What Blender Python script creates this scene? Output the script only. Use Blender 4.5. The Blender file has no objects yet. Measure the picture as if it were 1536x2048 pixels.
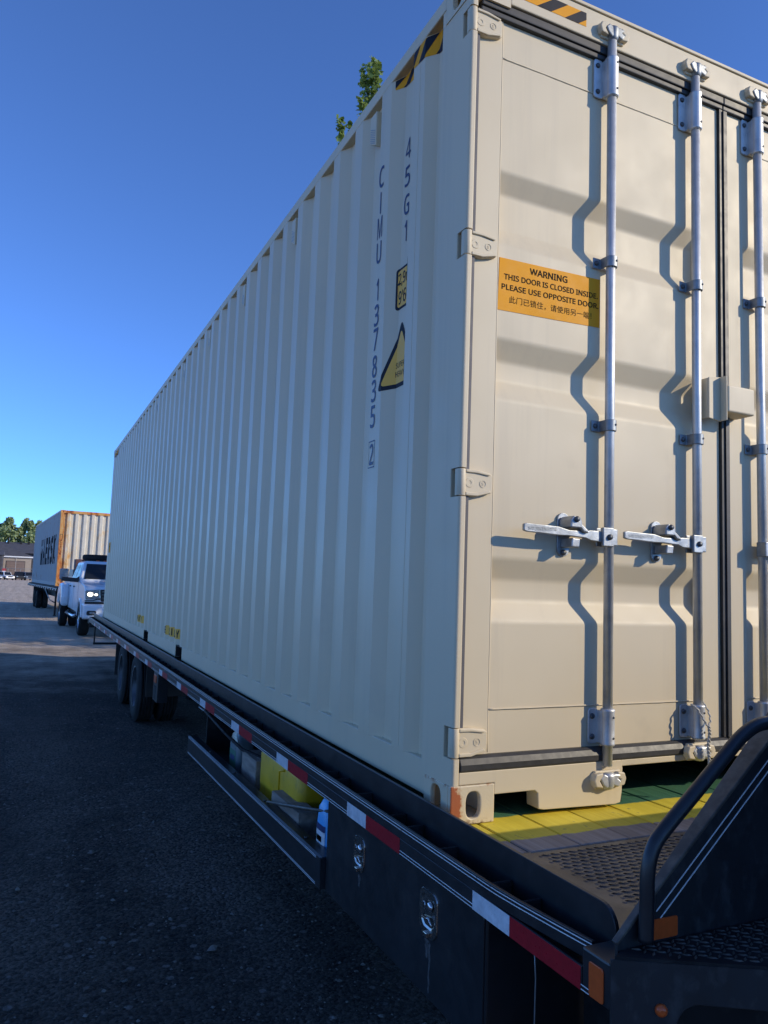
import bpy, bmesh, math, random
from math import radians, sin, cos, pi, sqrt, atan2
from mathutils import Vector, Matrix, noise
random.seed(7)
S = bpy.context.scene
COL = S.collection

# ------------------------------------------------------------------ camera
cam = bpy.data.objects.new('camera', bpy.data.cameras.new('camera'))
COL.objects.link(cam)
cam.location = (-1.2431, -2.0957, 0.7301)
cam.rotation_euler = (1.6688, -0.0358, -0.4411)
cam.data.sensor_fit = 'VERTICAL'
cam.data.sensor_height = 36.0
cam.data.sensor_width = 27.0
cam.data.lens = 36.0 * 1517.7 / 2048.0
cam.data.clip_start = 0.05
cam.data.clip_end = 3000
S.camera = cam

# ------------------------------------------------------------------ light
SUN = Vector((1.3, -1.0, 0.74)).normalized()          # towards the sun
SUN_EL = math.asin(SUN.z)
SUN_ROT = atan2(SUN.x, SUN.y)
w = bpy.data.worlds.new('World')
S.world = w
w.use_nodes = True
nt = w.node_tree
for n in list(nt.nodes):
    nt.nodes.remove(n)
sky = nt.nodes.new('ShaderNodeTexSky')
sky.sky_type = 'NISHITA'
sky.sun_disc = False
sky.sun_elevation = SUN_EL
sky.sun_rotation = SUN_ROT
sky.altitude = 15000
sky.air_density = 4.0
sky.dust_density = 0.0
sky.ozone_density = 4.0
bg = nt.nodes.new('ShaderNodeBackground')
bg.inputs['Strength'].default_value = 0.15
wo = nt.nodes.new('ShaderNodeOutputWorld')
hsv = nt.nodes.new('ShaderNodeHueSaturation')
hsv.inputs['Saturation'].default_value = 1.13
hsv.inputs['Hue'].default_value = 0.510
hsv.inputs['Value'].default_value = 0.98
nt.links.new(sky.outputs[0], hsv.inputs['Color'])
nt.links.new(hsv.outputs[0], bg.inputs[0])
nt.links.new(bg.outputs[0], wo.inputs[0])
sl = bpy.data.lights.new('sun', 'SUN')
sl.energy = 2.0
sl.angle = radians(0.55)
sl.color = (1.0, 0.875, 0.66)
so = bpy.data.objects.new('sun', sl)
so.rotation_euler = SUN.to_track_quat('Z', 'Y').to_euler()
so.location = (20, -15, 12)
COL.objects.link(so)
S.view_settings.view_transform = 'Standard'
S.view_settings.look = 'None'
S.view_settings.exposure = 0.88
S.view_settings.gamma = 1.0
S.view_settings.use_curve_mapping = False

# ------------------------------------------------------------------ materials
def new_mat(name):
    m = bpy.data.materials.new(name)
    m.use_nodes = True
    t = m.node_tree
    for n in list(t.nodes):
        t.nodes.remove(n)
    o = t.nodes.new('ShaderNodeOutputMaterial')
    b = t.nodes.new('ShaderNodeBsdfPrincipled')
    t.links.new(b.outputs[0], o.inputs[0])
    return m, t, b

def nd(t, kind, **kw):
    n = t.nodes.new('ShaderNode' + kind)
    for k, v in kw.items():
        if k in n.inputs:
            n.inputs[k].default_value = v
        else:
            setattr(n, k, v)
    return n

def pos(t, scale=(1, 1, 1)):
    g = t.nodes.new('ShaderNodeNewGeometry')
    if scale == (1, 1, 1):
        return g.outputs['Position']
    v = nd(t, 'VectorMath', operation='MULTIPLY')
    v.inputs[1].default_value = scale
    t.links.new(g.outputs['Position'], v.inputs[0])
    return v.outputs[0]

def fbm(t, p, scale, detail=4.0, rough=0.55):
    n = nd(t, 'TexNoise', Scale=scale, Detail=detail, Roughness=rough)
    t.links.new(p, n.inputs['Vector'])
    return n.outputs['Fac']

def ramp(t, f, a, b, smooth=False):
    r = nd(t, 'MapRange')
    r.inputs['From Min'].default_value = a
    r.inputs['From Max'].default_value = b
    if smooth:
        r.interpolation_type = 'SMOOTHSTEP'
    t.links.new(f, r.inputs['Value'])
    return r.outputs[0]

def math2(t, op, a, b):
    m = nd(t, 'Math', operation=op)
    for i, x in enumerate((a, b)):
        if isinstance(x, (int, float)):
            m.inputs[i].default_value = x
        else:
            t.links.new(x, m.inputs[i])
    return m.outputs[0]

def mixc(t, f, a, b):
    m = nd(t, 'Mix', data_type='RGBA')
    if isinstance(f, (int, float)):
        m.inputs[0].default_value = f
    else:
        t.links.new(f, m.inputs[0])
    for i, x in ((6, a), (7, b)):
        if isinstance(x, tuple):
            m.inputs[i].default_value = (*x[:3], 1)
        else:
            t.links.new(x, m.inputs[i])
    return m.outputs[2]

def bump(t, b, h, strength, dist=0.002):
    n = nd(t, 'Bump', Strength=strength, Distance=dist)
    t.links.new(h, n.inputs['Height'])
    t.links.new(n.outputs[0], b.inputs['Normal'])

def sepxyz(t, p):
    s = nd(t, 'SeparateXYZ')
    t.links.new(p, s.inputs[0])
    return s.outputs

def setin(t, b, name, x):
    if isinstance(x, (int, float)):
        b.inputs[name].default_value = x
    elif isinstance(x, tuple):
        b.inputs[name].default_value = (*x[:3], 1)
    else:
        t.links.new(x, b.inputs[name])

def pbr(name, c, rough=0.5, metal=0.0, var=0.12, vscale=3.0, bscale=60.0, bstr=0.08, dirt=None, dscale=5.0,
        damt=(0.55, 0.8), spec=0.5, stretch=(1, 1, 1), bdist=0.002):
    m, t, b = new_mat(name)
    p = pos(t, stretch)
    f = fbm(t, p, vscale, 5)
    lo = tuple(x * (1 - var) for x in c)
    hi = tuple(min(1, x * (1 + var)) for x in c)
    col = mixc(t, ramp(t, f, 0.3, 0.7), lo, hi)
    if dirt:
        g = fbm(t, p, dscale, 8, 0.65)
        col = mixc(t, ramp(t, g, damt[0], damt[1]), col, dirt)
    setin(t, b, 'Base Color', col)
    r = ramp(t, fbm(t, p, vscale * 4, 4), 0.2, 0.8)
    mm = nd(t, 'MapRange')
    mm.inputs['To Min'].default_value = max(0.02, rough * 0.85)
    mm.inputs['To Max'].default_value = min(1, rough * 1.15)
    t.links.new(r, mm.inputs['Value'])
    t.links.new(mm.outputs[0], b.inputs['Roughness'])
    b.inputs['Metallic'].default_value = metal
    b.inputs['Specular IOR Level'].default_value = spec
    if bstr:
        bump(t, b, fbm(t, p, bscale, 4), bstr, bdist)
    return m

BEIGE = (0.635, 0.532, 0.355)
M = {}
M['beige'] = pbr('beige_paint', BEIGE, 0.54, var=0.035, vscale=1.6, bscale=220, bstr=0.05, dirt=(0.46, 0.39, 0.27),
                 dscale=2.2, damt=(0.62, 0.95), bdist=0.001)
# the corrugated side: slightly dusty, a few faint scuffs
M['beige_side'] = pbr('beige_side_paint', BEIGE, 0.42, var=0.04, vscale=1.1, bscale=25, bstr=0.05,
                      dirt=(0.50, 0.43, 0.31), dscale=1.3, damt=(0.6, 0.95), bdist=0.002)

def streaks(m):
    t = m.node_tree
    b = [n for n in t.nodes if n.type == 'BSDF_PRINCIPLED'][0]
    src = b.inputs['Base Color'].links[0].from_socket
    st = fbm(t, pos(t, (9, 9, 0.35)), 1.0, 7, 0.7)
    sp = fbm(t, pos(t, (1, 1, 1)), 17.0, 8, 0.75)
    c = mixc(t, math2(t, 'MULTIPLY', ramp(t, st, 0.54, 0.82), 0.32), src, (0.40, 0.34, 0.25))
    c = mixc(t, math2(t, 'MULTIPLY', ramp(t, sp, 0.74, 0.80), 0.6), c, (0.36, 0.25, 0.14))
    t.links.new(c, b.inputs['Base Color'])
streaks(M['beige']); streaks(M['beige_side'])

def mk_casting():
    m, t, b = new_mat('casting_paint_rust')
    p = pos(t)
    x, y, z = sepxyz(t, p)
    base = mixc(t, ramp(t, fbm(t, p, 9, 5), 0.35, 0.7), tuple(v * 0.97 for v in BEIGE), BEIGE)
    # chipped primer-red patch at the outer lower corner, its own ragged outline
    d = nd(t, 'VectorMath', operation='DISTANCE')
    sc = nd(t, 'VectorMath', operation='MULTIPLY')
    sc.inputs[1].default_value = (1.0, 1.0, 0.52)
    t.links.new(p, sc.inputs[0])
    t.links.new(sc.outputs[0], d.inputs[0])
    d.inputs[1].default_value = (0.004, 0.0, 0.03)
    n1 = fbm(t, p, 55, 6, 0.6)
    f = math2(t, 'ADD', d.outputs['Value'], math2(t, 'MULTIPLY', math2(t, 'SUBTRACT', n1, 0.5), 0.05))
    onf = ramp(t, y, 0.004, 0.001)
    patch = math2(t, 'MULTIPLY', ramp(t, f, 0.0335, 0.0305), onf)
    halo = math2(t, 'MULTIPLY', ramp(t, f, 0.043, 0.033), onf)
    col = mixc(t, math2(t, 'MULTIPLY', halo, 0.7), base, (0.45, 0.19, 0.06))
    col = mixc(t, patch, col, (0.36, 0.10, 0.035))
    edge = math2(t, 'MULTIPLY', ramp(t, math2(t, 'ABSOLUTE', math2(t, 'SUBTRACT', z, 0.117), 0.0), 0.012, 0.0),
                 ramp(t, fbm(t, p, 40, 5), 0.5, 0.62))
    col = mixc(t, edge, col, (0.34, 0.13, 0.04))
    low = math2(t, 'MULTIPLY', ramp(t, z, 0.018, 0.002), ramp(t, fbm(t, p, 50, 5), 0.42, 0.58))
    col = mixc(t, low, col, (0.12, 0.045, 0.02))
    setin(t, b, 'Base Color', col)
    b.inputs['Roughness'].default_value = 0.5
    bump(t, b, fbm(t, p, 120, 5), 0.25, 0.002)
    return m
M['casting'] = mk_casting()
M['gasket_grey'] = pbr('grey_door_seal', (0.10, 0.095, 0.10), 0.6, var=0.2, vscale=8, bscale=90, bstr=0.06)
M['stain'] = pbr('dried_mud_stain', (0.055, 0.054, 0.055), 0.7, var=0.5, vscale=40, bscale=90, bstr=0.1)
M['galv'] = pbr('galvanised_steel', (0.58, 0.585, 0.57), 0.48, 0.6, var=0.10, vscale=22, bscale=160, bstr=0.12,
                dirt=(0.40, 0.405, 0.40), dscale=14, damt=(0.55, 0.8))
M['galv_cast'] = pbr('cast_galvanised_steel', (0.34, 0.36, 0.37), 0.45, 0.8, var=0.25, vscale=30, bscale=150, bstr=0.2,
                dirt=(0.22, 0.23, 0.24), dscale=20, damt=(0.5, 0.75))
M['galv_dark'] = pbr('dull_galvanised_steel', (0.26, 0.28, 0.29), 0.5, 0.75, var=0.2, vscale=30, bscale=150, bstr=0.15)
M['bolt'] = pbr('dark_bolt_steel', (0.10, 0.105, 0.11), 0.5, 0.7, var=0.2, vscale=80, bstr=0.1)
M['rubber'] = pbr('black_door_rubber', (0.030, 0.029, 0.028), 0.5, var=0.25, vscale=8, bscale=90, bstr=0.06,
                  dirt=(0.06, 0.056, 0.05), dscale=12, damt=(0.5, 0.85))
M['black'] = pbr('black_trailer_paint', (0.014, 0.016, 0.019), 0.36, var=0.25, vscale=5, bscale=45, bstr=0.10,
                 dirt=(0.035, 0.035, 0.035), dscale=7, damt=(0.52, 0.85))
M['black_dusty'] = pbr('dusty_black_paint', (0.013, 0.015, 0.018), 0.5, var=0.3, vscale=6, bscale=60, bstr=0.15,
                       dirt=(0.06, 0.06, 0.062), dscale=26, damt=(0.50, 0.82), stretch=(1, 1, 0.6))
M['black_dull'] = pbr('worn_black_steel', (0.015, 0.015, 0.016), 0.7, spec=0.2, var=0.3, vscale=8, bscale=60, bstr=0.2,
                      dirt=(0.05, 0.047, 0.043), dscale=9, damt=(0.5, 0.8))
M['black_edge'] = pbr('black_steel_worn_doorlit', (0.055, 0.047, 0.039), 0.5, var=0.35, vscale=12, bscale=80, bstr=0.2,
                      dirt=(0.13, 0.11, 0.085), dscale=16, damt=(0.45, 0.7))  # wear plus the sunlit door's brown reflection, painted in for the head-board flange
M['tread'] = pbr('bare_tread_steel', (0.15, 0.138, 0.122), 0.46, 0.5, var=0.25, vscale=7, bscale=140, bstr=0.12,
                 dirt=(0.09, 0.078, 0.064), dscale=11, damt=(0.45, 0.7))
M['stripe'] = pbr('white_pinstripe', (0.72, 0.74, 0.74), 0.4, var=0.1, vscale=20, bstr=0, dirt=(0.12, 0.12, 0.12), dscale=60,
                  damt=(0.62, 0.68))
M['tape_white'] = pbr('white_reflective_tape', (0.62, 0.64, 0.66), 0.30, var=0.12, vscale=40, bscale=55, bstr=0.35,
                      dirt=(0.45, 0.46, 0.48), dscale=30, damt=(0.45, 0.75))
M['tape_red'] = pbr('red_reflective_tape', (0.33, 0.012, 0.02), 0.30, var=0.12, vscale=40, bscale=70, bstr=0.15)
M['amber'] = pbr('amber_reflector', (0.55, 0.09, 0.018), 0.32, var=0.08, vscale=60, bscale=300, bstr=0.1)
M['chrome'] = pbr('stainless_latch', (0.42, 0.40, 0.37), 0.22, 0.95, var=0.2, vscale=30, bscale=120, bstr=0.08)
M['tyre'] = pbr('tyre_rubber', (0.016, 0.016, 0.016), 0.8, var=0.3, vscale=9, bscale=120, bstr=0.2, spec=0.25,
                dirt=(0.035, 0.032, 0.028), dscale=6, damt=(0.5, 0.8))
M['rim'] = pbr('dark_wheel_rim', (0.09, 0.093, 0.10), 0.45, 0.5, var=0.25, vscale=12, bstr=0.1)
M['navy'] = pbr('navy_lettering', (0.012, 0.022, 0.085), 0.45, var=0.1, vscale=30, bstr=0.0)
M['decal_y'] = pbr('amber_decal', (0.80, 0.33, 0.008), 0.6, var=0.05, vscale=6, bstr=0.03, spec=0.2)
M['decal_yellow'] = pbr('yellow_decal', (0.84, 0.42, 0.022), 0.45, var=0.06, vscale=9, bstr=0.03)
M['decal_k'] = pbr('black_decal', (0.013, 0.015, 0.022), 0.6, var=0.1, vscale=9, bstr=0.0, spec=0.2)
M['old_letter'] = pbr('faded_black_lettering', (0.012, 0.014, 0.02), 0.75, var=0.3, vscale=3, bstr=0.0, spec=0.1, dirt=(0.10, 0.10, 0.10), dscale=5, damt=(0.58, 0.75))
M['decal_brown'] = pbr('dark_brown_print', (0.014, 0.009, 0.006), 0.7, spec=0.1, var=0.1, vscale=20, bstr=0.0)

def mk_wood():
    m, t, b = new_mat('painted_deck_plank')
    p = pos(t)
    x, y, z = sepxyz(t, p)
    oi = nd(t, 'ObjectInfo')
    off = nd(t, 'VectorMath', operation='ADD')
    cx = nd(t, 'CombineXYZ')
    t.links.new(math2(t, 'MULTIPLY', oi.outputs['Random'], 37.0), cx.inputs[2])
    g = pos(t, (38, 1.6, 38))
    t.links.new(g, off.inputs[0])
    t.links.new(cx.outputs[0], off.inputs[1])
    grain = fbm(t, off.outputs[0], 1.0, 7, 0.65)
    wob = math2(t, 'MULTIPLY', math2(t, 'SUBTRACT', fbm(t, p, 7, 6, 0.65), 0.5), 0.05)
    wob2 = math2(t, 'MULTIPLY', math2(t, 'SUBTRACT', oi.outputs['Random'], 0.5), 0.014)
    yy = math2(t, 'ADD', math2(t, 'ADD', y, wob), wob2)
    wood = mixc(t, ramp(t, grain, 0.3, 0.7), (0.20, 0.155, 0.12), (0.40, 0.335, 0.275))
    wear = ramp(t, math2(t, 'ADD', math2(t, 'MULTIPLY', grain, 0.5), math2(t, 'MULTIPLY', fbm(t, p, 22, 7, 0.7), 0.6)), 0.63, 0.72)
    yel = mixc(t, wear, mixc(t, ramp(t, grain, 0.25, 0.75), (0.66, 0.50, 0.03), (0.84, 0.68, 0.06)), (0.20, 0.15, 0.09))
    grn = mixc(t, wear, mixc(t, ramp(t, grain, 0.3, 0.7), (0.035, 0.135, 0.075), (0.06, 0.20, 0.115)), (0.06, 0.07, 0.05))
    c = mixc(t, ramp(t, yy, -0.170, -0.164), wood, yel)
    c = mixc(t, ramp(t, yy, 0.035, 0.043), c, grn)
    hs = nd(t, 'HueSaturation')
    t.links.new(c, hs.inputs['Color'])
    v = nd(t, 'MapRange')
    v.inputs['To Min'].default_value = 0.86
    v.inputs['To Max'].default_value = 1.1
    t.links.new(oi.outputs['Random'], v.inputs['Value'])
    t.links.new(v.outputs[0], hs.inputs['Value'])
    setin(t, b, 'Base Color', hs.outputs[0])
    b.inputs['Roughness'].default_value = 0.68
    bump(t, b, grain, 0.5, 0.004)
    return m
M['plank'] = mk_wood()
M['block'] = pbr('weathered_wood_block', (0.25, 0.205, 0.165), 0.85, var=0.35, vscale=6, bscale=20, bstr=0.4, stretch=(6, 1, 6), bdist=0.004)
M['jug_y'] = pbr('yellow_plastic', (0.70, 0.42, 0.012), 0.45, var=0.12, vscale=9, bscale=30, bstr=0.1, dirt=(0.25, 0.19, 0.05), dscale=12, damt=(0.58, 0.8))
M['jug_b'] = pbr('light_blue_plastic', (0.10, 0.42, 0.80), 0.35, var=0.06, vscale=9, bstr=0.05)
M['jug_c'] = pbr('pale_plastic', (0.15, 0.19, 0.20), 0.3, var=0.1, vscale=9, bstr=0.05)
M['label_g'] = pbr('green_label', (0.03, 0.14, 0.09), 0.4, var=0.3, vscale=25, bstr=0)
M['label_d'] = pbr('dark_blue_label', (0.02, 0.035, 0.12), 0.4, var=0.3, vscale=30, bstr=0)
M['label_w'] = pbr('white_label', (0.6, 0.62, 0.64), 0.4, var=0.15, vscale=40, bstr=0)
M['twine'] = pbr('seal_wire', (0.50, 0.47, 0.40), 0.6, 0.0, var=0.3, vscale=120, bscale=400, bstr=0.4)

def mk_ground():
    m, t, b = new_mat('gravel_lot')
    p = pos(t)
    x, y, z = sepxyz(t, p)
    big = fbm(t, p, 0.35, 6, 0.6)
    mid = fbm(t, p, 1.7, 7, 0.65)
    fine = fbm(t, p, 38, 6, 0.7)
    vor = nd(t, 'TexVoronoi', Scale=42.0)
    t.links.new(p, vor.inputs['Vector'])
    tracks = fbm(t, pos(t, (2.6, 0.10, 1)), 1.0, 5, 0.6)
    cells = []
    for sc_ in (55.0, 120.0, 22.0):
        v_ = nd(t, 'TexVoronoi', Scale=sc_)
        t.links.new(p, v_.inputs['Vector'])
        cells.append((sepxyz(t, v_.outputs['Color'])[0], v_.outputs['Distance']))
    cellv = math2(t, 'ADD', math2(t, 'MULTIPLY', cells[0][0], 0.55), math2(t, 'MULTIPLY', cells[1][0], 0.45))
    grit = ramp(t, math2(t, 'ADD', math2(t, 'MULTIPLY', cellv, 0.75), math2(t, 'MULTIPLY', fine, 0.35)), 0.30, 0.85)
    big_peb = math2(t, 'MULTIPLY', ramp(t, cells[2][0], 0.90, 0.93), ramp(t, cells[2][1], 0.42, 0.30))
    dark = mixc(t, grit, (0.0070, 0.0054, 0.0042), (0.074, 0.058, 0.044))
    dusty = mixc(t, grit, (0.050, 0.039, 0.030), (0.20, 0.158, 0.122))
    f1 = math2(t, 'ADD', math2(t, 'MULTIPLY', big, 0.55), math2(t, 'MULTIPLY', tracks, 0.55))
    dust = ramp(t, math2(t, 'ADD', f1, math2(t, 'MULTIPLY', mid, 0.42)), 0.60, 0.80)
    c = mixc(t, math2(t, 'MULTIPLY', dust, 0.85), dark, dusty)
    # sun and shade put into the colour: ground dark nearby, pale further out
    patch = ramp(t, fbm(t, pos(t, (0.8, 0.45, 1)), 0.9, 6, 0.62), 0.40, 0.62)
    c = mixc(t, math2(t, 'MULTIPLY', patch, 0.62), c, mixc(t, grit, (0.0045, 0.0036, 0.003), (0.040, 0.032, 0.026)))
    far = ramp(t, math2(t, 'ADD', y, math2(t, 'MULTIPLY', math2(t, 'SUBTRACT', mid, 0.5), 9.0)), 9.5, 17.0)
    west = ramp(t, math2(t, 'ADD', x, math2(t, 'MULTIPLY', math2(t, 'SUBTRACT', mid, 0.5), 3.0)), -3.2, -7.5)  # pale west ground added for warm bounce onto the container side
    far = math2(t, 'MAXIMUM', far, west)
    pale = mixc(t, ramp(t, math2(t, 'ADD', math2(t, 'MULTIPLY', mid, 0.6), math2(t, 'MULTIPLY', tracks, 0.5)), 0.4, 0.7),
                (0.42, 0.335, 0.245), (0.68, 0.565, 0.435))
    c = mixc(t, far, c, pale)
    peb = math2(t, 'MULTIPLY', ramp(t, vor.outputs['Distance'], 0.24, 0.12), ramp(t, fbm(t, p, 6.5, 5, 0.7), 0.52, 0.68))
    c = mixc(t, math2(t, 'MULTIPLY', peb, 0.8), c, (0.17, 0.155, 0.138))
    c = mixc(t, math2(t, 'MULTIPLY', big_peb, math2(t, 'SUBTRACT', 0.75, math2(t, 'MULTIPLY', far, 0.6))), c, (0.19, 0.17, 0.15))
    setin(t, b, 'Base Color', c)
    b.inputs['Roughness'].default_value = 0.93
    b.inputs['Specular IOR Level'].default_value = 0.25
    h = math2(t, 'ADD', math2(t, 'MULTIPLY', fine, 0.6), math2(t, 'ADD', math2(t, 'MULTIPLY', mid, 0.9), math2(t, 'MULTIPLY', peb, 0.5)))
    lump = fbm(t, p, 9.0, 6, 0.7)
    h = math2(t, 'ADD', h, math2(t, 'MULTIPLY', lump, 1.5))
    h = math2(t, 'ADD', h, math2(t, 'MULTIPLY', cells[0][1], -0.9))
    bump(t, b, h, 0.9, 0.03)
    return m
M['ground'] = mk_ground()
M['stone'] = pbr('pale_gravel_stone', (0.12, 0.11, 0.098), 0.9, var=0.75, vscale=14, bscale=120, bstr=0.3)

def mk_leaf(name, a, c):
    m, t, b = new_mat(name)
    p = pos(t)
    col = mixc(t, ramp(t, fbm(t, p, 2.2, 4, 0.7), 0.3, 0.7), a, c)
    setin(t, b, 'Base Color', col)
    b.inputs['Roughness'].default_value = 0.5
    tr = nd(t, 'BsdfTranslucent')
    t.links.new(mixc(t, 0.5, col, (0.30, 0.38, 0.06)), tr.inputs[0])
    ms = nd(t, 'MixShader')
    ms.inputs[0].default_value = 0.35
    o = [n for n in t.nodes if n.type == 'OUTPUT_MATERIAL'][0]
    t.links.new(b.outputs[0], ms.inputs[1])
    t.links.new(tr.outputs[0], ms.inputs[2])
    t.links.new(ms.outputs[0], o.inputs[0])
    return m
M['leaf'] = mk_leaf('poplar_leaf', (0.10, 0.17, 0.035), (0.28, 0.36, 0.09))
M['leaf_far'] = mk_leaf('far_tree_leaf', (0.23, 0.31, 0.14), (0.42, 0.49, 0.24))
M['bark'] = pbr('grey_bark', (0.16, 0.135, 0.11), 0.9, var=0.3, vscale=6, bscale=25, bstr=0.5, bdist=0.01)
M['white_car'] = pbr('white_car_paint', (0.74, 0.76, 0.78), 0.18, var=0.03, vscale=2, bstr=0.0, dirt=(0.45, 0.43, 0.40), dscale=3, damt=(0.68, 0.95))
M['black_car'] = pbr('black_car_paint', (0.02, 0.022, 0.026), 0.2, var=0.1, vscale=2, bstr=0)
M['grey_car'] = pbr('grey_blue_car_paint', (0.10, 0.12, 0.16), 0.22, var=0.1, vscale=2, bstr=0)
M['trim'] = pbr('black_plastic_trim', (0.018, 0.018, 0.02), 0.55, var=0.2, vscale=10, bstr=0.1)
M['glass'] = pbr('dark_tinted_glass', (0.012, 0.015, 0.02), 0.08, var=0.1, vscale=2, bstr=0, spec=0.35)
M['chr'] = pbr('bright_trim', (0.55, 0.56, 0.58), 0.15, 0.9, var=0.1, vscale=10, bstr=0)
def emit(name, c, s):
    m, t, b = new_mat(name)
    b.inputs['Base Color'].default_value = (*c, 1)
    b.inputs['Emission Color'].default_value = (*c, 1)
    b.inputs['Emission Strength'].default_value = s
    return m
M['lamp_on'] = emit('lit_headlamp', (1.0, 0.93, 0.74), 4.0)
M['lamp_lens'] = pbr('headlamp_lens', (0.42, 0.43, 0.42), 0.12, 0.4, var=0.25, vscale=20, bstr=0)

def mk_rusty(name, base, amt, orange=(0.55, 0.17, 0.03), stretch=(3, 3, 0.7)):
    m, t, b = new_mat(name)
    p = pos(t, stretch)
    n1 = fbm(t, p, 1.3, 8, 0.7)
    n2 = fbm(t, pos(t), 4.5, 7, 0.7)
    f = math2(t, 'ADD', math2(t, 'MULTIPLY', n1, 0.65), math2(t, 'MULTIPLY', n2, 0.4))
    c = mixc(t, ramp(t, n2, 0.3, 0.7), tuple(v * 0.86 for v in base), base)
    c = mixc(t, ramp(t, f, amt - 0.05, amt + 0.06), c, orange)
    c = mixc(t, ramp(t, f, amt + 0.05, amt + 0.14), c, (0.16, 0.05, 0.02))
    setin(t, b, 'Base Color', c)
    b.inputs['Roughness'].default_value = 0.65
    bump(t, b, n2, 0.2, 0.01)
    return m
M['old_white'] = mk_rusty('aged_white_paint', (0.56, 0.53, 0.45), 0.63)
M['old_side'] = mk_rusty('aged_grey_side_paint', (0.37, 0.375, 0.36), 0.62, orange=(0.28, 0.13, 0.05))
def mk_old_end():
    m, t, b = new_mat('aged_end_wall_paint')
    p = pos(t, (3, 3, 0.7))
    x, y, z = sepxyz(t, pos(t))
    n1 = fbm(t, p, 1.5, 8, 0.7); n2 = fbm(t, pos(t), 4.5, 7, 0.7)
    near = ramp(t, x, 0.42, -0.12)
    f = math2(t, 'ADD', math2(t, 'ADD', math2(t, 'MULTIPLY', n1, 0.65), math2(t, 'MULTIPLY', n2, 0.4)), math2(t, 'MULTIPLY', near, 0.20))
    c = mixc(t, ramp(t, n2, 0.3, 0.7), (0.54, 0.50, 0.42), (0.66, 0.63, 0.55))
    c = mixc(t, ramp(t, f, 0.56, 0.70), c, (0.58, 0.36, 0.13))
    c = mixc(t, ramp(t, f, 0.66, 0.78), c, (0.42, 0.13, 0.03))
    setin(t, b, 'Base Color', c); b.inputs['Roughness'].default_value = 0.7
    return m
M['old_end'] = mk_old_end()
M['old_rust'] = mk_rusty('heavy_rust', (0.62, 0.36, 0.12), 0.50)
M['wall_tan'] = pbr('tan_wall', (0.36, 0.30, 0.24), 0.85, var=0.08, vscale=1, bscale=8, bstr=0.1)
M['wall_dark'] = pbr('dark_metal_cladding', (0.055, 0.05, 0.052), 0.6, var=0.15, vscale=0.6, bscale=5, bstr=0.1)
M['roof_dark'] = pbr('charcoal_roof', (0.075, 0.072, 0.078), 0.8, var=0.2, vscale=0.9, bscale=6, bstr=0.2)
M['door_brown'] = pbr('brown_roller_door', (0.20, 0.145, 0.12), 0.6, var=0.1, vscale=1, bscale=5, bstr=0.1)
M['white_trim'] = pbr('white_trim_paint', (0.75, 0.75, 0.74), 0.5, var=0.05, vscale=2, bstr=0)
M['red_paint'] = pbr('red_sign_paint', (0.45, 0.03, 0.03), 0.5, var=0.1, vscale=3, bstr=0)
M['dull_red'] = mk_rusty('faded_maroon_paint', (0.10, 0.045, 0.045), 0.7)
M['fence'] = pbr('galvanised_fence', (0.28, 0.29, 0.30), 0.5, 0.5, var=0.1, vscale=2, bstr=0)

# ------------------------------------------------------------------ mesh helpers
W = {}      # object name -> world origin used while building

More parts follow.
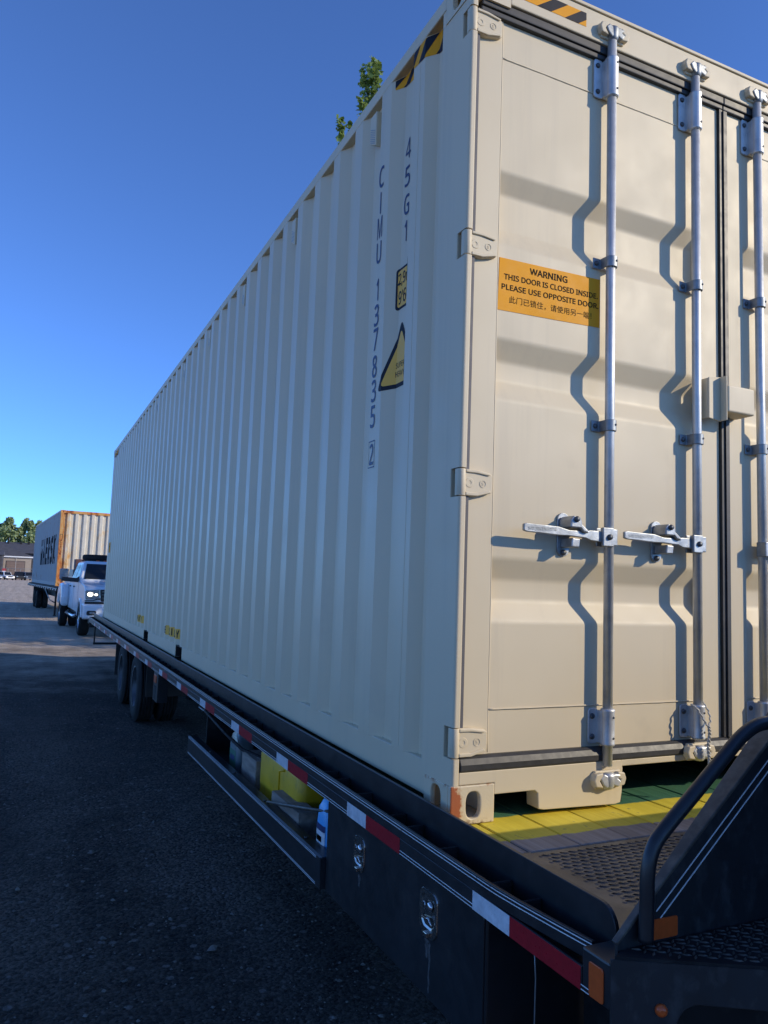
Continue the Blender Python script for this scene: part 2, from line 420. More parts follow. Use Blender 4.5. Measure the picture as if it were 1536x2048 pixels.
class MB:
    def __init__(s):
        s.v = []; s.f = []; s.sm = []
    def add(s, vs, fs, smooth=False):
        o = len(s.v)
        s.v += [tuple(q) for q in vs]
        for f in fs:
            s.f.append(tuple(i + o for i in f)); s.sm.append(smooth)
        return s
    def box(s, x0, x1, y0, y1, z0, z1):
        v = [(x, y, z) for z in (z0, z1) for y in (y0, y1) for x in (x0, x1)]
        return s.add(v, [(0, 2, 3, 1), (4, 5, 7, 6), (0, 1, 5, 4), (2, 6, 7, 3), (0, 4, 6, 2), (1, 3, 7, 5)])
    def prism(s, poly, axis, a, b):
        """poly: 2D points; axis 0 -> (y,z), 1 -> (x,z), 2 -> (x,y)"""
        def P(q, d):
            return {0: (d, q[0], q[1]), 1: (q[0], d, q[1]), 2: (q[0], q[1], d)}[axis]
        n = len(poly)
        ar = sum(poly[i][0] * poly[(i + 1) % n][1] - poly[(i + 1) % n][0] * poly[i][1] for i in range(n))
        if (ar < 0) != (axis == 1):
            poly = poly[::-1]
        v = [P(q, a) for q in poly] + [P(q, b) for q in poly]
        fs = [tuple(range(n - 1, -1, -1)), tuple(range(n, 2 * n))]
        fs += [(i, (i + 1) % n, n + (i + 1) % n, n + i) for i in range(n)]
        return s.add(v, fs)
    def loft(s, rings, smooth=False, cap=True, closed=True):
        n = len(rings[0]); v = [q for r in rings for q in r]; fs = []
        for k in range(len(rings) - 1):
            for i in range(n if closed else n - 1):
                j = (i + 1) % n
                fs.append((k * n + i, k * n + j, (k + 1) * n + j, (k + 1) * n + i))
        if cap:
            o = (len(rings) - 1) * n
            s.add(v, fs, smooth)
            base = len(s.v) - len(v)
            s.f.append(tuple(base + i for i in range(n - 1, -1, -1))); s.sm.append(False)
            s.f.append(tuple(base + o + i for i in range(n))); s.sm.append(False)
            return s
        return s.add(v, fs, smooth)
    def tube(s, pts, r, seg=10, smooth=True, cap=True):
        pts = [Vector(q) for q in pts]; rings = []
        up = None
        for i, q in enumerate(pts):
            d = (pts[min(i + 1, len(pts) - 1)] - pts[max(i - 1, 0)]).normalized()
            if up is None:
                up = Vector((0, 0, 1)) if abs(d.z) < 0.9 else Vector((1, 0, 0))
            a = d.cross(up).normalized(); bb = a.cross(d).normalized(); up = bb
            rr = r[i] if isinstance(r, (list, tuple)) else r
            rings.append([tuple(q + a * rr * cos(2 * pi * k / seg) + bb * rr * sin(2 * pi * k / seg)) for k in range(seg)])
        return s.loft(rings, smooth, cap)
    def cyl(s, a, b, r, seg=16, smooth=True):
        return s.tube([a, b], r, seg, smooth)
    def lathe(s, prof, c, axis=0, seg=32, smooth=True, close=False):
        """prof: (offset along axis, radius)"""
        rings = []
        for o, r in prof:
            ring = []
            for k in range(seg):
                t = 2 * pi * k / seg; u, q = r * cos(t), r * sin(t)
                ring.append({0: (c[0] + o, c[1] + u, c[2] + q), 1: (c[0] + u, c[1] + o, c[2] + q), 2: (c[0] + u, c[1] + q, c[2] + o)}[axis])
            rings.append(ring)
        return s.loft(rings, smooth, not close)
    def ball(s, c, r, sx=1, sy=1, sz=1, n=8, m=5):
        rings = []
        for i in range(m + 1):
            p = -pi / 2 + pi * i / m; p = max(-pi / 2 + 0.05, min(pi / 2 - 0.05, p))
            rings.append([(c[0] + r * sx * cos(p) * cos(2 * pi * k / n), c[1] + r * sy * cos(p) * sin(2 * pi * k / n), c[2] + r * sz * sin(p)) for k in range(n)])
        return s.loft(rings, True)
    def mesh(s, name, origin):
        me = bpy.data.meshes.new(name)
        me.from_pydata([(x - origin[0], y - origin[1], z - origin[2]) for x, y, z in s.v], [], s.f)
        me.polygons.foreach_set('use_smooth', s.sm)
        me.update()
        return me
    def build(s, name, mat, parent=None, bevel=0.0, seg=2, label=None, fixn=False):
        xs = list(zip(*s.v))
        c = tuple((min(q) + max(q)) / 2 for q in xs)
        me = s.mesh(name, c)
        if fixn:
            bm = bmesh.new(); bm.from_mesh(me); bmesh.ops.recalc_face_normals(bm, faces=bm.faces); bm.to_mesh(me); bm.free()
        me.materials.append(mat if not isinstance(mat, str) else M[mat])
        o = bpy.data.objects.new(name, me)
        COL.objects.link(o)
        W[o.name] = Vector(c)
        place(o, parent)
        if bevel:
            b = o.modifiers.new('bevel', 'BEVEL'); b.width = bevel; b.segments = seg; b.limit_method = 'ANGLE'; b.angle_limit = radians(35)
        if label:
            o['label'] = label
        return o

def place(o, parent):
    c = W[o.name]
    if parent is None:
        o.location = c
    else:
        o.parent = parent
        o.location = c - W[parent.name]

def tag(o, label=None, cat=None, group=None, kind=None):
    if label: o['label'] = label
    if cat: o['category'] = cat
    if group: o['group'] = group
    if kind: o['kind'] = kind
    return o

def thing(name, loc, label, cat, group=None):
    o = bpy.data.objects.new(name, None)
    o.empty_display_size = 0.2
    COL.objects.link(o)
    o.location = loc
    W[o.name] = Vector(loc)
    return tag(o, label, cat, group)

def children(o):
    return [c for c in bpy.data.objects if c.parent == o]

def copy_tree(o, delta=(0, 0, 0), parent=None, label=None, kids=None):
    """copy of o and of everything under it; delta moves the copy"""
    if kids is None:
        kids = {}
        for c in bpy.data.objects:
            if c.parent: kids.setdefault(c.parent.name, []).append(c)
    c = o.copy(); COL.objects.link(c)
    W[c.name] = W[o.name] + Vector(delta)
    if parent is not None:
        c.parent = parent
    c.location = o.location + Vector(delta if (parent is None or parent == o.parent) else (0, 0, 0))
    if label: c['label'] = label
    for ch in kids.get(o.name, []):
        copy_tree_child(ch, c, delta, kids)
    return c

def copy_tree_child(ch, par, delta, kids):
    d = ch.copy(); COL.objects.link(d); d.parent = par; d.location = ch.location
    W[d.name] = W[ch.name] + Vector(delta)
    for g in kids.get(ch.name, []):
        copy_tree_child(g, d, delta, kids)

_TC = {}
FONT = None
try:                                   # a plain sans that ships with Blender; the built-in font if it is missing
    import os
    _fp = os.path.join(bpy.utils.system_resource('DATAFILES'), 'fonts', 'NotoSansHebrew-Regular.woff2')
    if os.path.exists(_fp):
        FONT = bpy.data.fonts.load(_fp)
except Exception:
    FONT = None
def glyph_mesh(body, bold=0.0, align='CENTER'):
    """text as triangles in its own plane: list of verts, faces, bbox"""
    key = (body, bold, align)
    if key in _TC: return _TC[key]
    if body == 'I':
        _TC[key] = ([(0, 0, 0), (0.1, 0, 0), (0.1, 0.7, 0), (0, 0.7, 0)], [(0, 1, 2, 3)], (0, 0.1, 0, 0.7))
        return _TC[key]
    if body == '1' and FONT is None:
        w_ = 0.085 + bold
        vs = [(0.30, 0), (0.30, 0.70), (0.30 - w_ * 0.9, 0.70), (0.10, 0.60), (0.10, 0.51), (0.30 - w_, 0.60), (0.30 - w_, 0)]
        vs = [(x, y, 0.0) for x, y in vs]
        _TC[key] = (vs, [(0, 1, 2, 5, 6), (2, 3, 4, 5)], (0.10, 0.30, 0, 0.70))
        return _TC[key]
    cu = bpy.data.curves.new('txt', 'FONT')
    cu.body = body; cu.size = 1.0; cu.offset = bold; cu.align_x = align; cu.resolution_u = 4
    if FONT is not None and all(ord(c) < 128 for c in body): cu.font = FONT
    ob = bpy.data.objects.new('txt', cu)
    COL.objects.link(ob)
    dg = bpy.context.evaluated_depsgraph_get(); dg.update()
    me = bpy.data.meshes.new_from_object(ob.evaluated_get(dg))
    vs = [tuple(v.co) for v in me.vertices]; fs = [tuple(p.vertices) for p in me.polygons]
    bpy.data.objects.remove(ob); bpy.data.curves.remove(cu); bpy.data.meshes.remove(me)
    bb = (min(v[0] for v in vs), max(v[0] for v in vs), min(v[1] for v in vs), max(v[1] for v in vs)) if vs else (0, 1, 0, 1)
    _TC[key] = (vs, fs, bb)
    return _TC[key]

def put_text(mb, body, center, right, up, width=None, height=None, bold=0.0, off=None):
    """fit the text's box to width x height (one may be None: keep aspect) centred at center"""
    vs, fs, bb = glyph_mesh(body, bold)
    bw, bh = bb[1] - bb[0], bb[3] - bb[2]
    if width is None: width = height * bw / bh
    if height is None: height = width * bh / bw
    c = Vector(center); r = Vector(right); u = Vector(up)
    out = []
    for x, y, z in vs:
        q = c + r * ((x - (bb[0] + bb[1]) / 2) / bw * width) + u * ((y - (bb[2] + bb[3]) / 2) / bh * height)
        out.append(tuple(off(q)) if off else tuple(q))
    mb.add(out, fs)

def rrect(x0, x1, y0, y1, r, n=4):
    out = []
    for cx, cy, a0 in ((x1 - r, y1 - r, 0), (x0 + r, y1 - r, 90), (x0 + r, y0 + r, 180), (x1 - r, y0 + r, 270)):
        for k in range(n + 1):
            a = radians(a0 + 90 * k / n)
            out.append((cx + r * cos(a), cy + r * sin(a)))
    return out

def rpoly(pts, r, n=4):
    """polygon with rounded corners"""
    out = []
    m = len(pts)
    for i in range(m):
        p, a, b = Vector(pts[i]), Vector(pts[i - 1]), Vector(pts[(i + 1) % m])
        d1, d2 = (a - p).normalized(), (b - p).normalized()
        for k in range(n + 1):
            t = k / n
            q = (1 - t) ** 2 * (p + d1 * r) + 2 * t * (1 - t) * p + t * t * (p + d2 * r)
            out.append((q.x, q.y))
    return out

# ================================================================== SETTING
def gz(y):
    def st(a, b, t):
        t = max(0, min(1, (t - a) / (b - a))); return t * t * (3 - 2 * t)
    return -0.87 + 0.06 * st(8, 18, y) + 0.07 * st(40, 190, y)

def ground_z(x, y):
    z = gz(y) + 0.012 * noise.noise((x * 0.9, y * 0.5, 0.3)) + 0.006 * noise.noise((x * 3.1, y * 2.3, 1.7))
    if -3.3 < x < 0.6 and -0.7 < y < 9.1:
        z += 0.007 * noise.noise((x * 6.0, y * 5.0, 2.2)) + 0.0065 * abs(noise.noise((x * 14, y * 12, 6.1))) + 0.004 * noise.noise((x * 31, y * 29, 8.8))
    return z
def make_ground():
    xs = [-900, -400, -200, -100, -50, -30, -20, -14, -10, -7, -5, -4] + [-3.2 + 0.04 * i for i in range(93)] + [0.6, 0.8, 1, 1.5, 2, 2.5, 3, 4, 5, 7, 10, 14, 20, 30, 50, 100, 200, 400, 900]
    ys = [-300, -100, -50, -25, -12, -6, -3, -1.5] + [-0.6 + 0.04 * i for i in range(240)] + [9.1 + 0.25 * i for i in range(52)] + [22 + 1.5 * i for i in range(16)] + [50, 60, 80, 100, 130, 160, 190, 230, 300, 500, 900, 1600]
    mb = MB()
    vs = []
    for y in ys:
        for x in xs:
            vs.append((x, y, ground_z(x, y)))
    n = len(xs)
    fs = [(j * n + i, j * n + i + 1, (j + 1) * n + i + 1, (j + 1) * n + i) for j in range(len(ys) - 1) for i in range(n - 1)]
    mb.add(vs, fs, True)
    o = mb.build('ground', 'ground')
    return tag(o, kind='structure')
make_ground()

# ================================================================== SHIPPING CONTAINER
LC, WC, HC = 11.655, 2.438, 2.896
cont = thing('shipping_container', (WC / 2, 0, 0), 'new beige corrugated shipping container with closed doors on the black flatbed trailer', 'shipping container')
DEP = 0.036
# corrugation break points of the long side: (y, depth)
PROF = [(0.205, 0.004), (0.262, DEP), (0.285, DEP), (0.337, 0.002)]
_a = 0.337
for _w in (0.30, 0.303):
    PROF += [(_a + _w * 0.32, 0.002), (_a + _w * 0.52, DEP), (_a + _w * 0.765, DEP), (_a + _w, 0.002)]
    _a += _w
while _a + 0.2755 < LC - 0.2:
    PROF += [(_a + 0.085, 0.002), (_a + 0.140, DEP), (_a + 0.2075, DEP), (_a + 0.2755, 0.002)]
    _a += 0.2755
PROF += [(LC - 0.21, 0.002)]
def surf(y):
    if y <= PROF[0][0]: return PROF[0][1]
    for (a, da), (b, db) in zip(PROF, PROF[1:]):
        if a <= y <= b:
            return da + (db - da) * (y - a) / (b - a)
    return PROF[-1][1]
BR = [q[0] for q in PROF]

def clip_poly(poly, lo, hi):
    def half(pl, v, sgn):
        out = []
        for i in range(len(pl)):
            a, b = pl[i], pl[(i + 1) % len(pl)]
            ia, ib = sgn * (a[0] - v) >= 0, sgn * (b[0] - v) >= 0
            if ia: out.append(a)
            if ia != ib:
                t = (v - a[0]) / (b[0] - a[0]); out.append((v, a[1] + t * (b[1] - a[1])))
        return out
    p = half(poly, lo, 1)
    return half(p, hi, -1) if p else p
def side_decal(mb, poly, eps=0.0012):
    """flat print (y,z polygon) laid over the corrugation of the left side"""
    ys = [q[0] for q in poly]
    br = sorted([min(ys)] + [b for b in BR if min(ys) < b < max(ys)] + [max(ys)])
    for lo, hi in zip(br, br[1:]):
        p = clip_poly(poly, lo, hi)
        if len(p) > 2:
            ar = sum(p[i][0] * p[(i + 1) % len(p)][1] - p[(i + 1) % len(p)][0] * p[i][1] for i in range(len(p)))
            if ar > 0: p = p[::-1]
            e = 1e-6
            vs = []
            for y, z in p:
                yy = min(max(y, lo + e), hi - e)
                vs.append((surf(yy) - eps, y, z))
            mb.add(vs, [tuple(range(len(vs)))])
LR, LU = (0, -1, 0), (0, 0, 1)
def on_side(eps):
    return lambda q: (surf(q.y) - eps, q.y, q.z)

def side_panel(right=False):
    mb = MB()
    z0, z1 = 0.158, 2.90
    pts = [(0.2053, 0.004)] + PROF[1:] + [(LC - 0.2005, 0.004)]
    vs = []; fs = []
    zs = [z0 + (2.868 - z0) * k / 6 for k in range(7)]
    for y, d in pts:
        for z in zs:
            dd = d + (0.0014 * noise.noise((y * 2.7, z * 1.9, 3.3)) if 1.15 < y < LC - 1 and 0.4 < z < 2.7 else 0.0)
            x = dd if not right else WC - dd
            vs.append((x, y, z))
    n = len(zs)
    for i in range(len(pts) - 1):
        for k in range(n - 1):
            q = (i * n + k, i * n + k + 1, (i + 1) * n + k + 1, (i + 1) * n + k)
            fs.append(q if not right else q[::-1])
    mb.add(vs, fs)
    return mb.build('side_panel', 'beige_side', cont)
side_panel(); side_panel(True)

# roof, floor, rails
mb = MB(); mb.box(0.05, WC - 0.05, 0.02, LC - 0.02, 2.868, 2.888); mb.build('roof', 'beige', cont)
mb = MB(); mb.box(0.045, WC - 0.045, 0.1, LC - 0.05, 0.125, 0.155); mb.build('floor', 'black_dull', cont)
for sx in (0, 1):
    X = (lambda a, b: (a, b)) if sx == 0 else (lambda a, b: (WC - b, WC - a))
    mb = MB(); mb.box(*X(0.0, 0.06), 0.178, LC - 0.178, 2.842, 2.897)
    mb.build('top_rail', 'beige', cont, bevel=0.005)
    mb = MB()
    cuts = [(0.178, 4.515), (4.815, 6.465), (6.80, LC - 0.178)]
    for a, b in cuts:
        mb.box(*X(0.006, 0.012), a, b, 0.050, 0.160)
        mb.box(*X(0.0121, 0.06), a, b, 0.152, 0.160)
        mb.box(*X(0.0121, 0.05), a, b, 0.050, 0.056)
    mb.build('bottom_rail', 'beige_side', cont, bevel=0.002, seg=1)
    for a, b in ((4.515, 4.815), (6.465, 6.80)):
        mb = MB()
        mb.box(*X(0.008, 0.6), a - 0.012, a, 0.036, 0.151); mb.box(*X(0.008, 0.6), b, b + 0.012, 0.036, 0.151)
        mb.box(*X(0.009, 0.6), a, b, 0.146, 0.158)
        mb.build('forklift_pocket', 'black_dull', cont)

# floor cross members seen under the sill
mb = MB()
for k in range(28):
    y = 0.35 + 0.4 * k
    if 4.4 < y < 4.9 or 6.4 < y < 6.9: continue
    mb.box(0.06, 0.69, y, y + 0.05, 0.02, 0.124); mb.box(1.76, WC - 0.06, y, y + 0.05, 0.02, 0.124)
tag(mb.build('cross_members', 'black_dull', cont), kind='stuff')

# corner castings
def ring_plate(mb, outer, hole, P, d0, d1):
    """plate with a hole, outer & hole: matched 2D loops; P(u,v,d)"""
    n = len(outer)
    v = [P(*q, d0) for q in outer] + [P(*q, d0) for q in hole] + [P(*q, d1) for q in outer] + [P(*q, d1) for q in hole]
    f = []
    for i in range(n):
        j = (i + 1) % n
        f += [(i, j, n + j, n + i), (2 * n + i, 3 * n + i, 3 * n + j, 2 * n + j), (n + i, n + j, 3 * n + j, 3 * n + i), (i, 2 * n + i, 2 * n + j, j)]
    mb.add(v, f)
def rect_loop(x0, x1, y0, y1, hx, hy, n=32):
    """loop on the rectangle at the angles of the hole loop"""
    cx, cy = hx, hy
    out = []
    for k in range(n):
        a = 2 * pi * (k + 0.5) / n
        c, s_ = cos(a), sin(a)
        t = min((x1 - cx) / c if c > 1e-9 else (x0 - cx) / c if c < -1e-9 else 1e9, (y1 - cy) / s_ if s_ > 1e-9 else (y0 - cy) / s_ if s_ < -1e-9 else 1e9)
        out.append((cx + t * c, cy + t * s_))
    # snap nearest loop points to the real corners
    for q in ((x0, y0), (x0, y1), (x1, y0), (x1, y1)):
        i = min(range(n), key=lambda i: (out[i][0] - q[0]) ** 2 + (out[i][1] - q[1]) ** 2)
        out[i] = q
    return out
def oval(cx, cy, a, b, n=32):
    out = []
    for k in range(n):
        t = 2 * pi * (k + 0.5) / n
        c, s_ = cos(t), sin(t)
        e = 0.72
        out.append((cx + a * math.copysign(abs(c) ** e, c), cy + b * math.copysign(abs(s_) ** e, s_)))
    return out
def casting(front, left, z0, mat):
    mb = MB()
    Wd, Ln, Ht = 0.162, 0.178, 0.118
    fx = (lambda x: x) if left else (lambda x: WC - x)
    fy = (lambda y: y) if front else (lambda y: LC - y)
    t = 0.02
    flip = (left != front)
    zc = z0 + 0.058
    # front plate (x,z), hole upright
    ring_plate(mb, rect_loop(0, Wd, z0, z0 + Ht, 0.083, zc), oval(0.083, zc, 0.0265, 0.041), lambda u, v, d: (fx(u), fy(d), v), 0.0, t)
    # side plate (y,z)
    ring_plate(mb, rect_loop(t, Ln, z0, z0 + Ht, 0.098, zc), oval(0.098, zc, 0.033, 0.046), lambda u, v, d: (fx(d), fy(u), v), 0.0005, t)
    def bx(x0, x1, y0, y1, a, b):
        xx = sorted((fx(x0), fx(x1))); yy = sorted((fy(y0), fy(y1)))
        mb.box(xx[0], xx[1], yy[0], yy[1], a, b)
    bx(t, Wd, t, Ln, z0, z0 + 0.016); bx(t, Wd, t, Ln, z0 + Ht - 0.016, z0 + Ht)
    bx(Wd - 0.016, Wd - 0.0004, t, Ln, z0 + 0.016, z0 + Ht - 0.016); bx(t, Wd - 0.016, Ln - 0.016, Ln - 0.0004, z0 + 0.016, z0 + Ht - 0.016)
    o = mb.build('corner_casting', mat, cont, fixn=True)
    return o
for fr in (True, False):
    for lf in (True, False):
        o = casting(fr, lf, 0.0, 'casting')
        b = o.modifiers.new('bevel', 'BEVEL'); b.width = 0.004; b.segments = 2; b.limit_method = 'ANGLE'; b.angle_limit = radians(60)
        casting(fr, lf, HC - 0.118 + 0.002, 'beige')

# front corner posts with a rounded outer edge, notched where the hinges sit
HZ = [(0.2, 0.297), (1.03, 1.125), (1.843, 1.935), (2.645, 2.74)]
def arc_poly(x0, x1, y0, y1, r, n=7):
    out = [(x1, y1), (x0, y1)]
    for k in range(n + 1):
        t = radians(180 + 90 * k / n)
        out.append((x0 + r + r * cos(t), y0 + r + r * sin(t)))
    for k in range(n + 1):
        t = radians(270 + 90 * k / n)
        out.append((x1 - 0.005 + 0.005 * cos(t), y0 + 0.005 + 0.005 * sin(t)))
    return out
for left in (True, False):
    fx = (lambda x: x) if left else (lambda x: WC - x)
    def bx(mb, x0, x1, y0, y1, a, b):
        xx = sorted((fx(x0), fx(x1))); mb.box(xx[0], xx[1], y0, y1, a, b)
    zs = [0.1176] + [q for h in HZ for q in h] + [2.7795]
    mb = MB()
    full = [(fx(x), y) for x, y in arc_poly(0.004, 0.030, 0.0015, 0.205, 0.0105)]
    back = [(fx(x), y) for x, y in arc_poly(0.004, 0.030, 0.060, 0.205, 0.003, 2)]
    for i in range(len(zs) - 1):
        mb.prism(full if i % 2 == 0 else back, 2, zs[i], zs[i + 1])
    bx(mb, 0.0301, 0.16, 0.09, 0.10, 0.1186, 2.7785)
    bx(mb, 0.004, 0.058, 0.1785, 0.2052, 2.7786, 2.8415)
    mb.build('corner_post', 'beige', cont)
for left in (True, False):
    mb = MB()
    x0, x1 = (0.004, 0.16) if left else (WC - 0.16, WC - 0.004)
    mb.box(x0, x1, LC - 0.20, LC - 0.004, 0.1185, 2.779)
    mb.build('corner_post', 'beige', cont, bevel=0.004)
# far end wall, corrugated
mb = MB()
ex = 0.15; pts = []
while ex < WC - 0.15:
    pts += [(ex, 0.0), (ex + 0.1, 0.0), (ex + 0.14, 0.04), (ex + 0.24, 0.04)]; ex += 0.28
vs = []
for x, d in pts: vs += [(x, LC - 0.02 - d, 0.12), (x, LC - 0.02 - d, 2.86)]
mb.add(vs, [(2 * i, 2 * i + 1, 2 * i + 3, 2 * i + 2) for i in range(len(pts) - 1)])
mb.build('end_wall', 'beige', cont)

# header, sill
mb = MB()
mb.box(0.1625, WC - 0.1625, 0.0, 0.06, 2.795, 2.912)
mb.build('header', 'beige', cont, bevel=0.004)
mb = MB(); mb.box(0.163, WC - 0.163, -0.006, 0.10, 2.9125, 2.926); mb.build('header_flange', 'beige', cont, bevel=0.003)
mb = MB()
def sillpoly(f):
    p = [(0.031, 0.1195), (0.1625, 0.1195), (0.1625, 0.083), (0.322, 0.083), (0.334, 0.072), (0.337, 0.022), (0.36, 0.018), (0.66, 0.010), (0.685, 0.014), (0.692, 0.05), (0.695, 0.128), (0.69, 0.158), (0.031, 0.158)]
    return [(f(x), z) for x, z in p]
mb.prism(sillpoly(lambda x: x), 1, 0.004, 0.07)
mb.prism(sillpoly(lambda x: WC - x), 1, 0.004, 0.07)
mb.box(0.69, WC - 0.69, 0.006, 0.10, 0.136, 0.158)
mb.build('sill', 'beige', cont, bevel=0.003)
mb = MB()
for x in (0.692, WC - 0.692 - 0.012): mb.box(x, x + 0.012, 0.02, 3.2, 0.012, 0.13)
mb.box(0.69, WC - 0.69, 0.12, 3.2, 0.118, 0.13)
mb.build('gooseneck_tunnel', 'black_dull', cont)

# doors ------------------------------------------------------------
YD, YR = 0.030, 0.066
DP = [(0.205, YD), (0.629, YD), (0.697, YR), (0.768, YR), (0.838, YD), (1.378, YD), (1.449, YR), (1.520, YR), (1.590, YD), (1.923, YD), (1.993, YR), (2.123, YR), (2.190, YD), (2.765, YD)]
XM = 1.2245
for left in (True, False):
    fx = (lambda x: x) if left else (lambda x: 2 * XM - x)
    def bx(mb, x0, x1, y0, y1, a, b):
        xx = sorted((fx(x0), fx(x1))); mb.box(xx[0], xx[1], y0, y1, a, b)
    mb = MB()
    # panel with its three pressed bands, split by horizontal weld lines
    prof = DP
    vs = []
    xs = [0.1475, 0.39, 0.63, 0.87, 1.098]
    # rounded creases: insert short radius points
    pp = []
    for i, (z, y) in enumerate(prof):
        if 0 < i < len(prof) - 1:
            za, ya = prof[i - 1]; zb, yb = prof[i + 1]
            la = sqrt((z - za) ** 2 + (y - ya) ** 2); lb = sqrt((zb - z) ** 2 + (yb - y) ** 2)
            r = 0.011
            A = (z + (za - z) / la * r, y + (ya - y) / la * r); B = (z + (zb - z) / lb * r, y + (yb - y) / lb * r)
            for t in (0, 0.33, 0.67, 1):
                pp.append(tuple((1 - t) ** 2 * a + 2 * t * (1 - t) * c + t * t * b for a, c, b in zip(A, (z, y), B)))
        else: pp.append((z, y))
    n = len(xs)
    for z, y in pp:
        for x in xs:
            # a few millimetres of oil-canning in the sheet
            dy = 0.0016 * noise.noise((x * 4.3 + (0 if left else 9), z * 2.6, 0.5))
            vs.append((fx(x), y + dy, z))
    fs = []
    for j in range(len(pp) - 1):
        for i in range(n - 1):
            q = (j * n + i, j * n + i + 1, (j + 1) * n + i + 1, (j + 1) * n + i)
            fs.append(q if left else q[::-1])
    mb.add(vs, fs, True)
    door = mb.build('door', 'beige', cont, label='left door leaf with the amber warning sticker' if left else None)
    mb = MB()
    bx(mb, 0.048, 0.1474, YD - 0.003, 0.075, 0.200, 2.762)
    mb.build('door_stile', 'beige', door, bevel=0.003)
    mb = MB()
    bx(mb, 1.0985, 1.205, YD - 0.002, 0.075, 0.200, 2.762)
    mb.build('door_stile', 'beige', door, bevel=0.003)
    # welded joint lines
    mb = MB()
    for z in (2.606, 0.346):
        vsn = []
        for k in range(49):
            x = 0.149 + (1.098 - 0.149) * k / 48
            j = 0.0007 * noise.noise((x * 40, z, 2))
            vsn.append((fx(x), YD - (0.0005 if z > 1 else 0.0022), z + j))
        mb.tube(vsn, [0.0028 + 0.0008 * noise.noise((k * 0.9, z, 0)) for k in range(49)], 6)
        mb.build('weld_bead', 'beige', door); mb = MB()
    mb = MB()
    vv = []
    for k in range(60):
        z = 0.21 + 2.54 * k / 59
        yy = min(0.03, 0.03)
        vv.append((fx(0.1487 + 0.0008 * noise.noise((z * 30, 0, 3))), YD - 0.001, z))
    mb.tube(vv, [0.0025 + 0.0008 * noise.noise((k * 0.8, 4, 0)) for k in range(60)], 6)
    mb.build('weld_bead', 'beige', door)
    # hinges
    for z0, z1 in HZ:
        mb = MB()
        zc = (z0 + z1) / 2; h = (z1 - z0) / 2
        bl = fx(0.0185)
        mb.cyl((bl, 0.0175, z0 + 0.003), (bl, 0.0175, z1 - 0.003), 0.0155, 20)
        bx(mb, 0.004, 0.018, 0.0175, 0.034, z0 + 0.003, z1 - 0.003)
        # the blade: raised rim, tapering to a blunt nose
        out = [(0.018, -h * 0.93), (0.072, -h * 0.93), (0.128, -h * 0.62), (0.135, -h * 0.5), (0.135, h * 0.62), (0.124, h * 0.80), (0.072, h * 0.93), (0.018, h * 0.93)]
        mb.prism([(fx(x), zc + z) for x, z in out], 1, 0.010, YD - 0.001)
        mb.prism([(fx(x), zc + z) for x, z in ((0.03, h * 0.70), (0.072, h * 0.70), (0.12, h * 0.58), (0.127, h * 0.72), (0.073, h * 0.90), (0.03, h * 0.90))], 1, 0.004, 0.0105)
        mb.prism([(fx(x), zc + z) for x, z in ((0.03, -h * 0.66), (0.072, -h * 0.66), (0.121, -h * 0.40), (0.127, -h * 0.60), (0.073, -h * 0.90), (0.03, -h * 0.90))], 1, 0.004, 0.0105)
        hg = mb.build('hinge', 'beige', door, bevel=0.0025)
        mb = MB()
        cx = fx(0.050)
        # round boss and S mark ring, part of the casting
        for r0, r1, c, d in ((0.0, 0.015, fx(0.046), 0.0085), (0.0085, 0.0105, fx(0.097), 0.0085)):
            rings = []
            for rr, y in ((r1 + 0.002, 0.0105), (r1, d), (r0 + (0.004 if r0 else 0.007), d), (max(r0, 0.006), 0.0108)):
                rings.append([(c + rr * cos(2 * pi * k / 20), y, zc + rr * sin(2 * pi * k / 20)) for k in range(20)])
            mb.loft(rings, False, False)
        put_text(mb, 'S', (fx(0.097), 0.0085, zc), (1, 0, 0), (0, 0, 1), height=0.012, bold=0.02)
        tag(mb.build('hinge_boss', 'beige', door, fixn=True), kind='stuff')
    # gasket
    mb = MB()
    bx(mb, 0.0305, 0.0475, 0.014, 0.06, 0.2, 2.742)
    mb.build('gasket', 'gasket_grey', door, bevel=0.002)
    mb = MB()
    bx(mb, 0.05, 1.2235, 0.008, 0.05, 2.7625, 2.794); mb.build('gasket', 'rubber', door, bevel=0.004); mb = MB(); bx(mb, 0.05, 1.2235, 0.014, 0.05, 2.742, 2.7620)
    mb.build('gasket', 'rubber', door, bevel=0.004)
    mb = MB()
    mb.prism([(0.05, 0.1585), (0.004, 0.1585), (-0.001, 0.163), (-0.001, 0.181), (0.008, 0.198), (0.018, 0.206), (0.05, 0.206)], 0, *sorted((fx(0.034), fx(1.2235))))
    mb.build('gasket', 'rubber', door, bevel=0.002)
mb = MB()
mb.box(1.2060, 1.2225, 0.016, 0.05, 0.207, 2.741); mb.box(1.2232, 1.2425, 0.010, 0.05, 0.207, 2.735)
mb.box(1.2426, 1.2435, 0.026, 0.05, 0.207, 2.735)
o = mb.build('centre_gasket', 'rubber', cont, bevel=0.004)

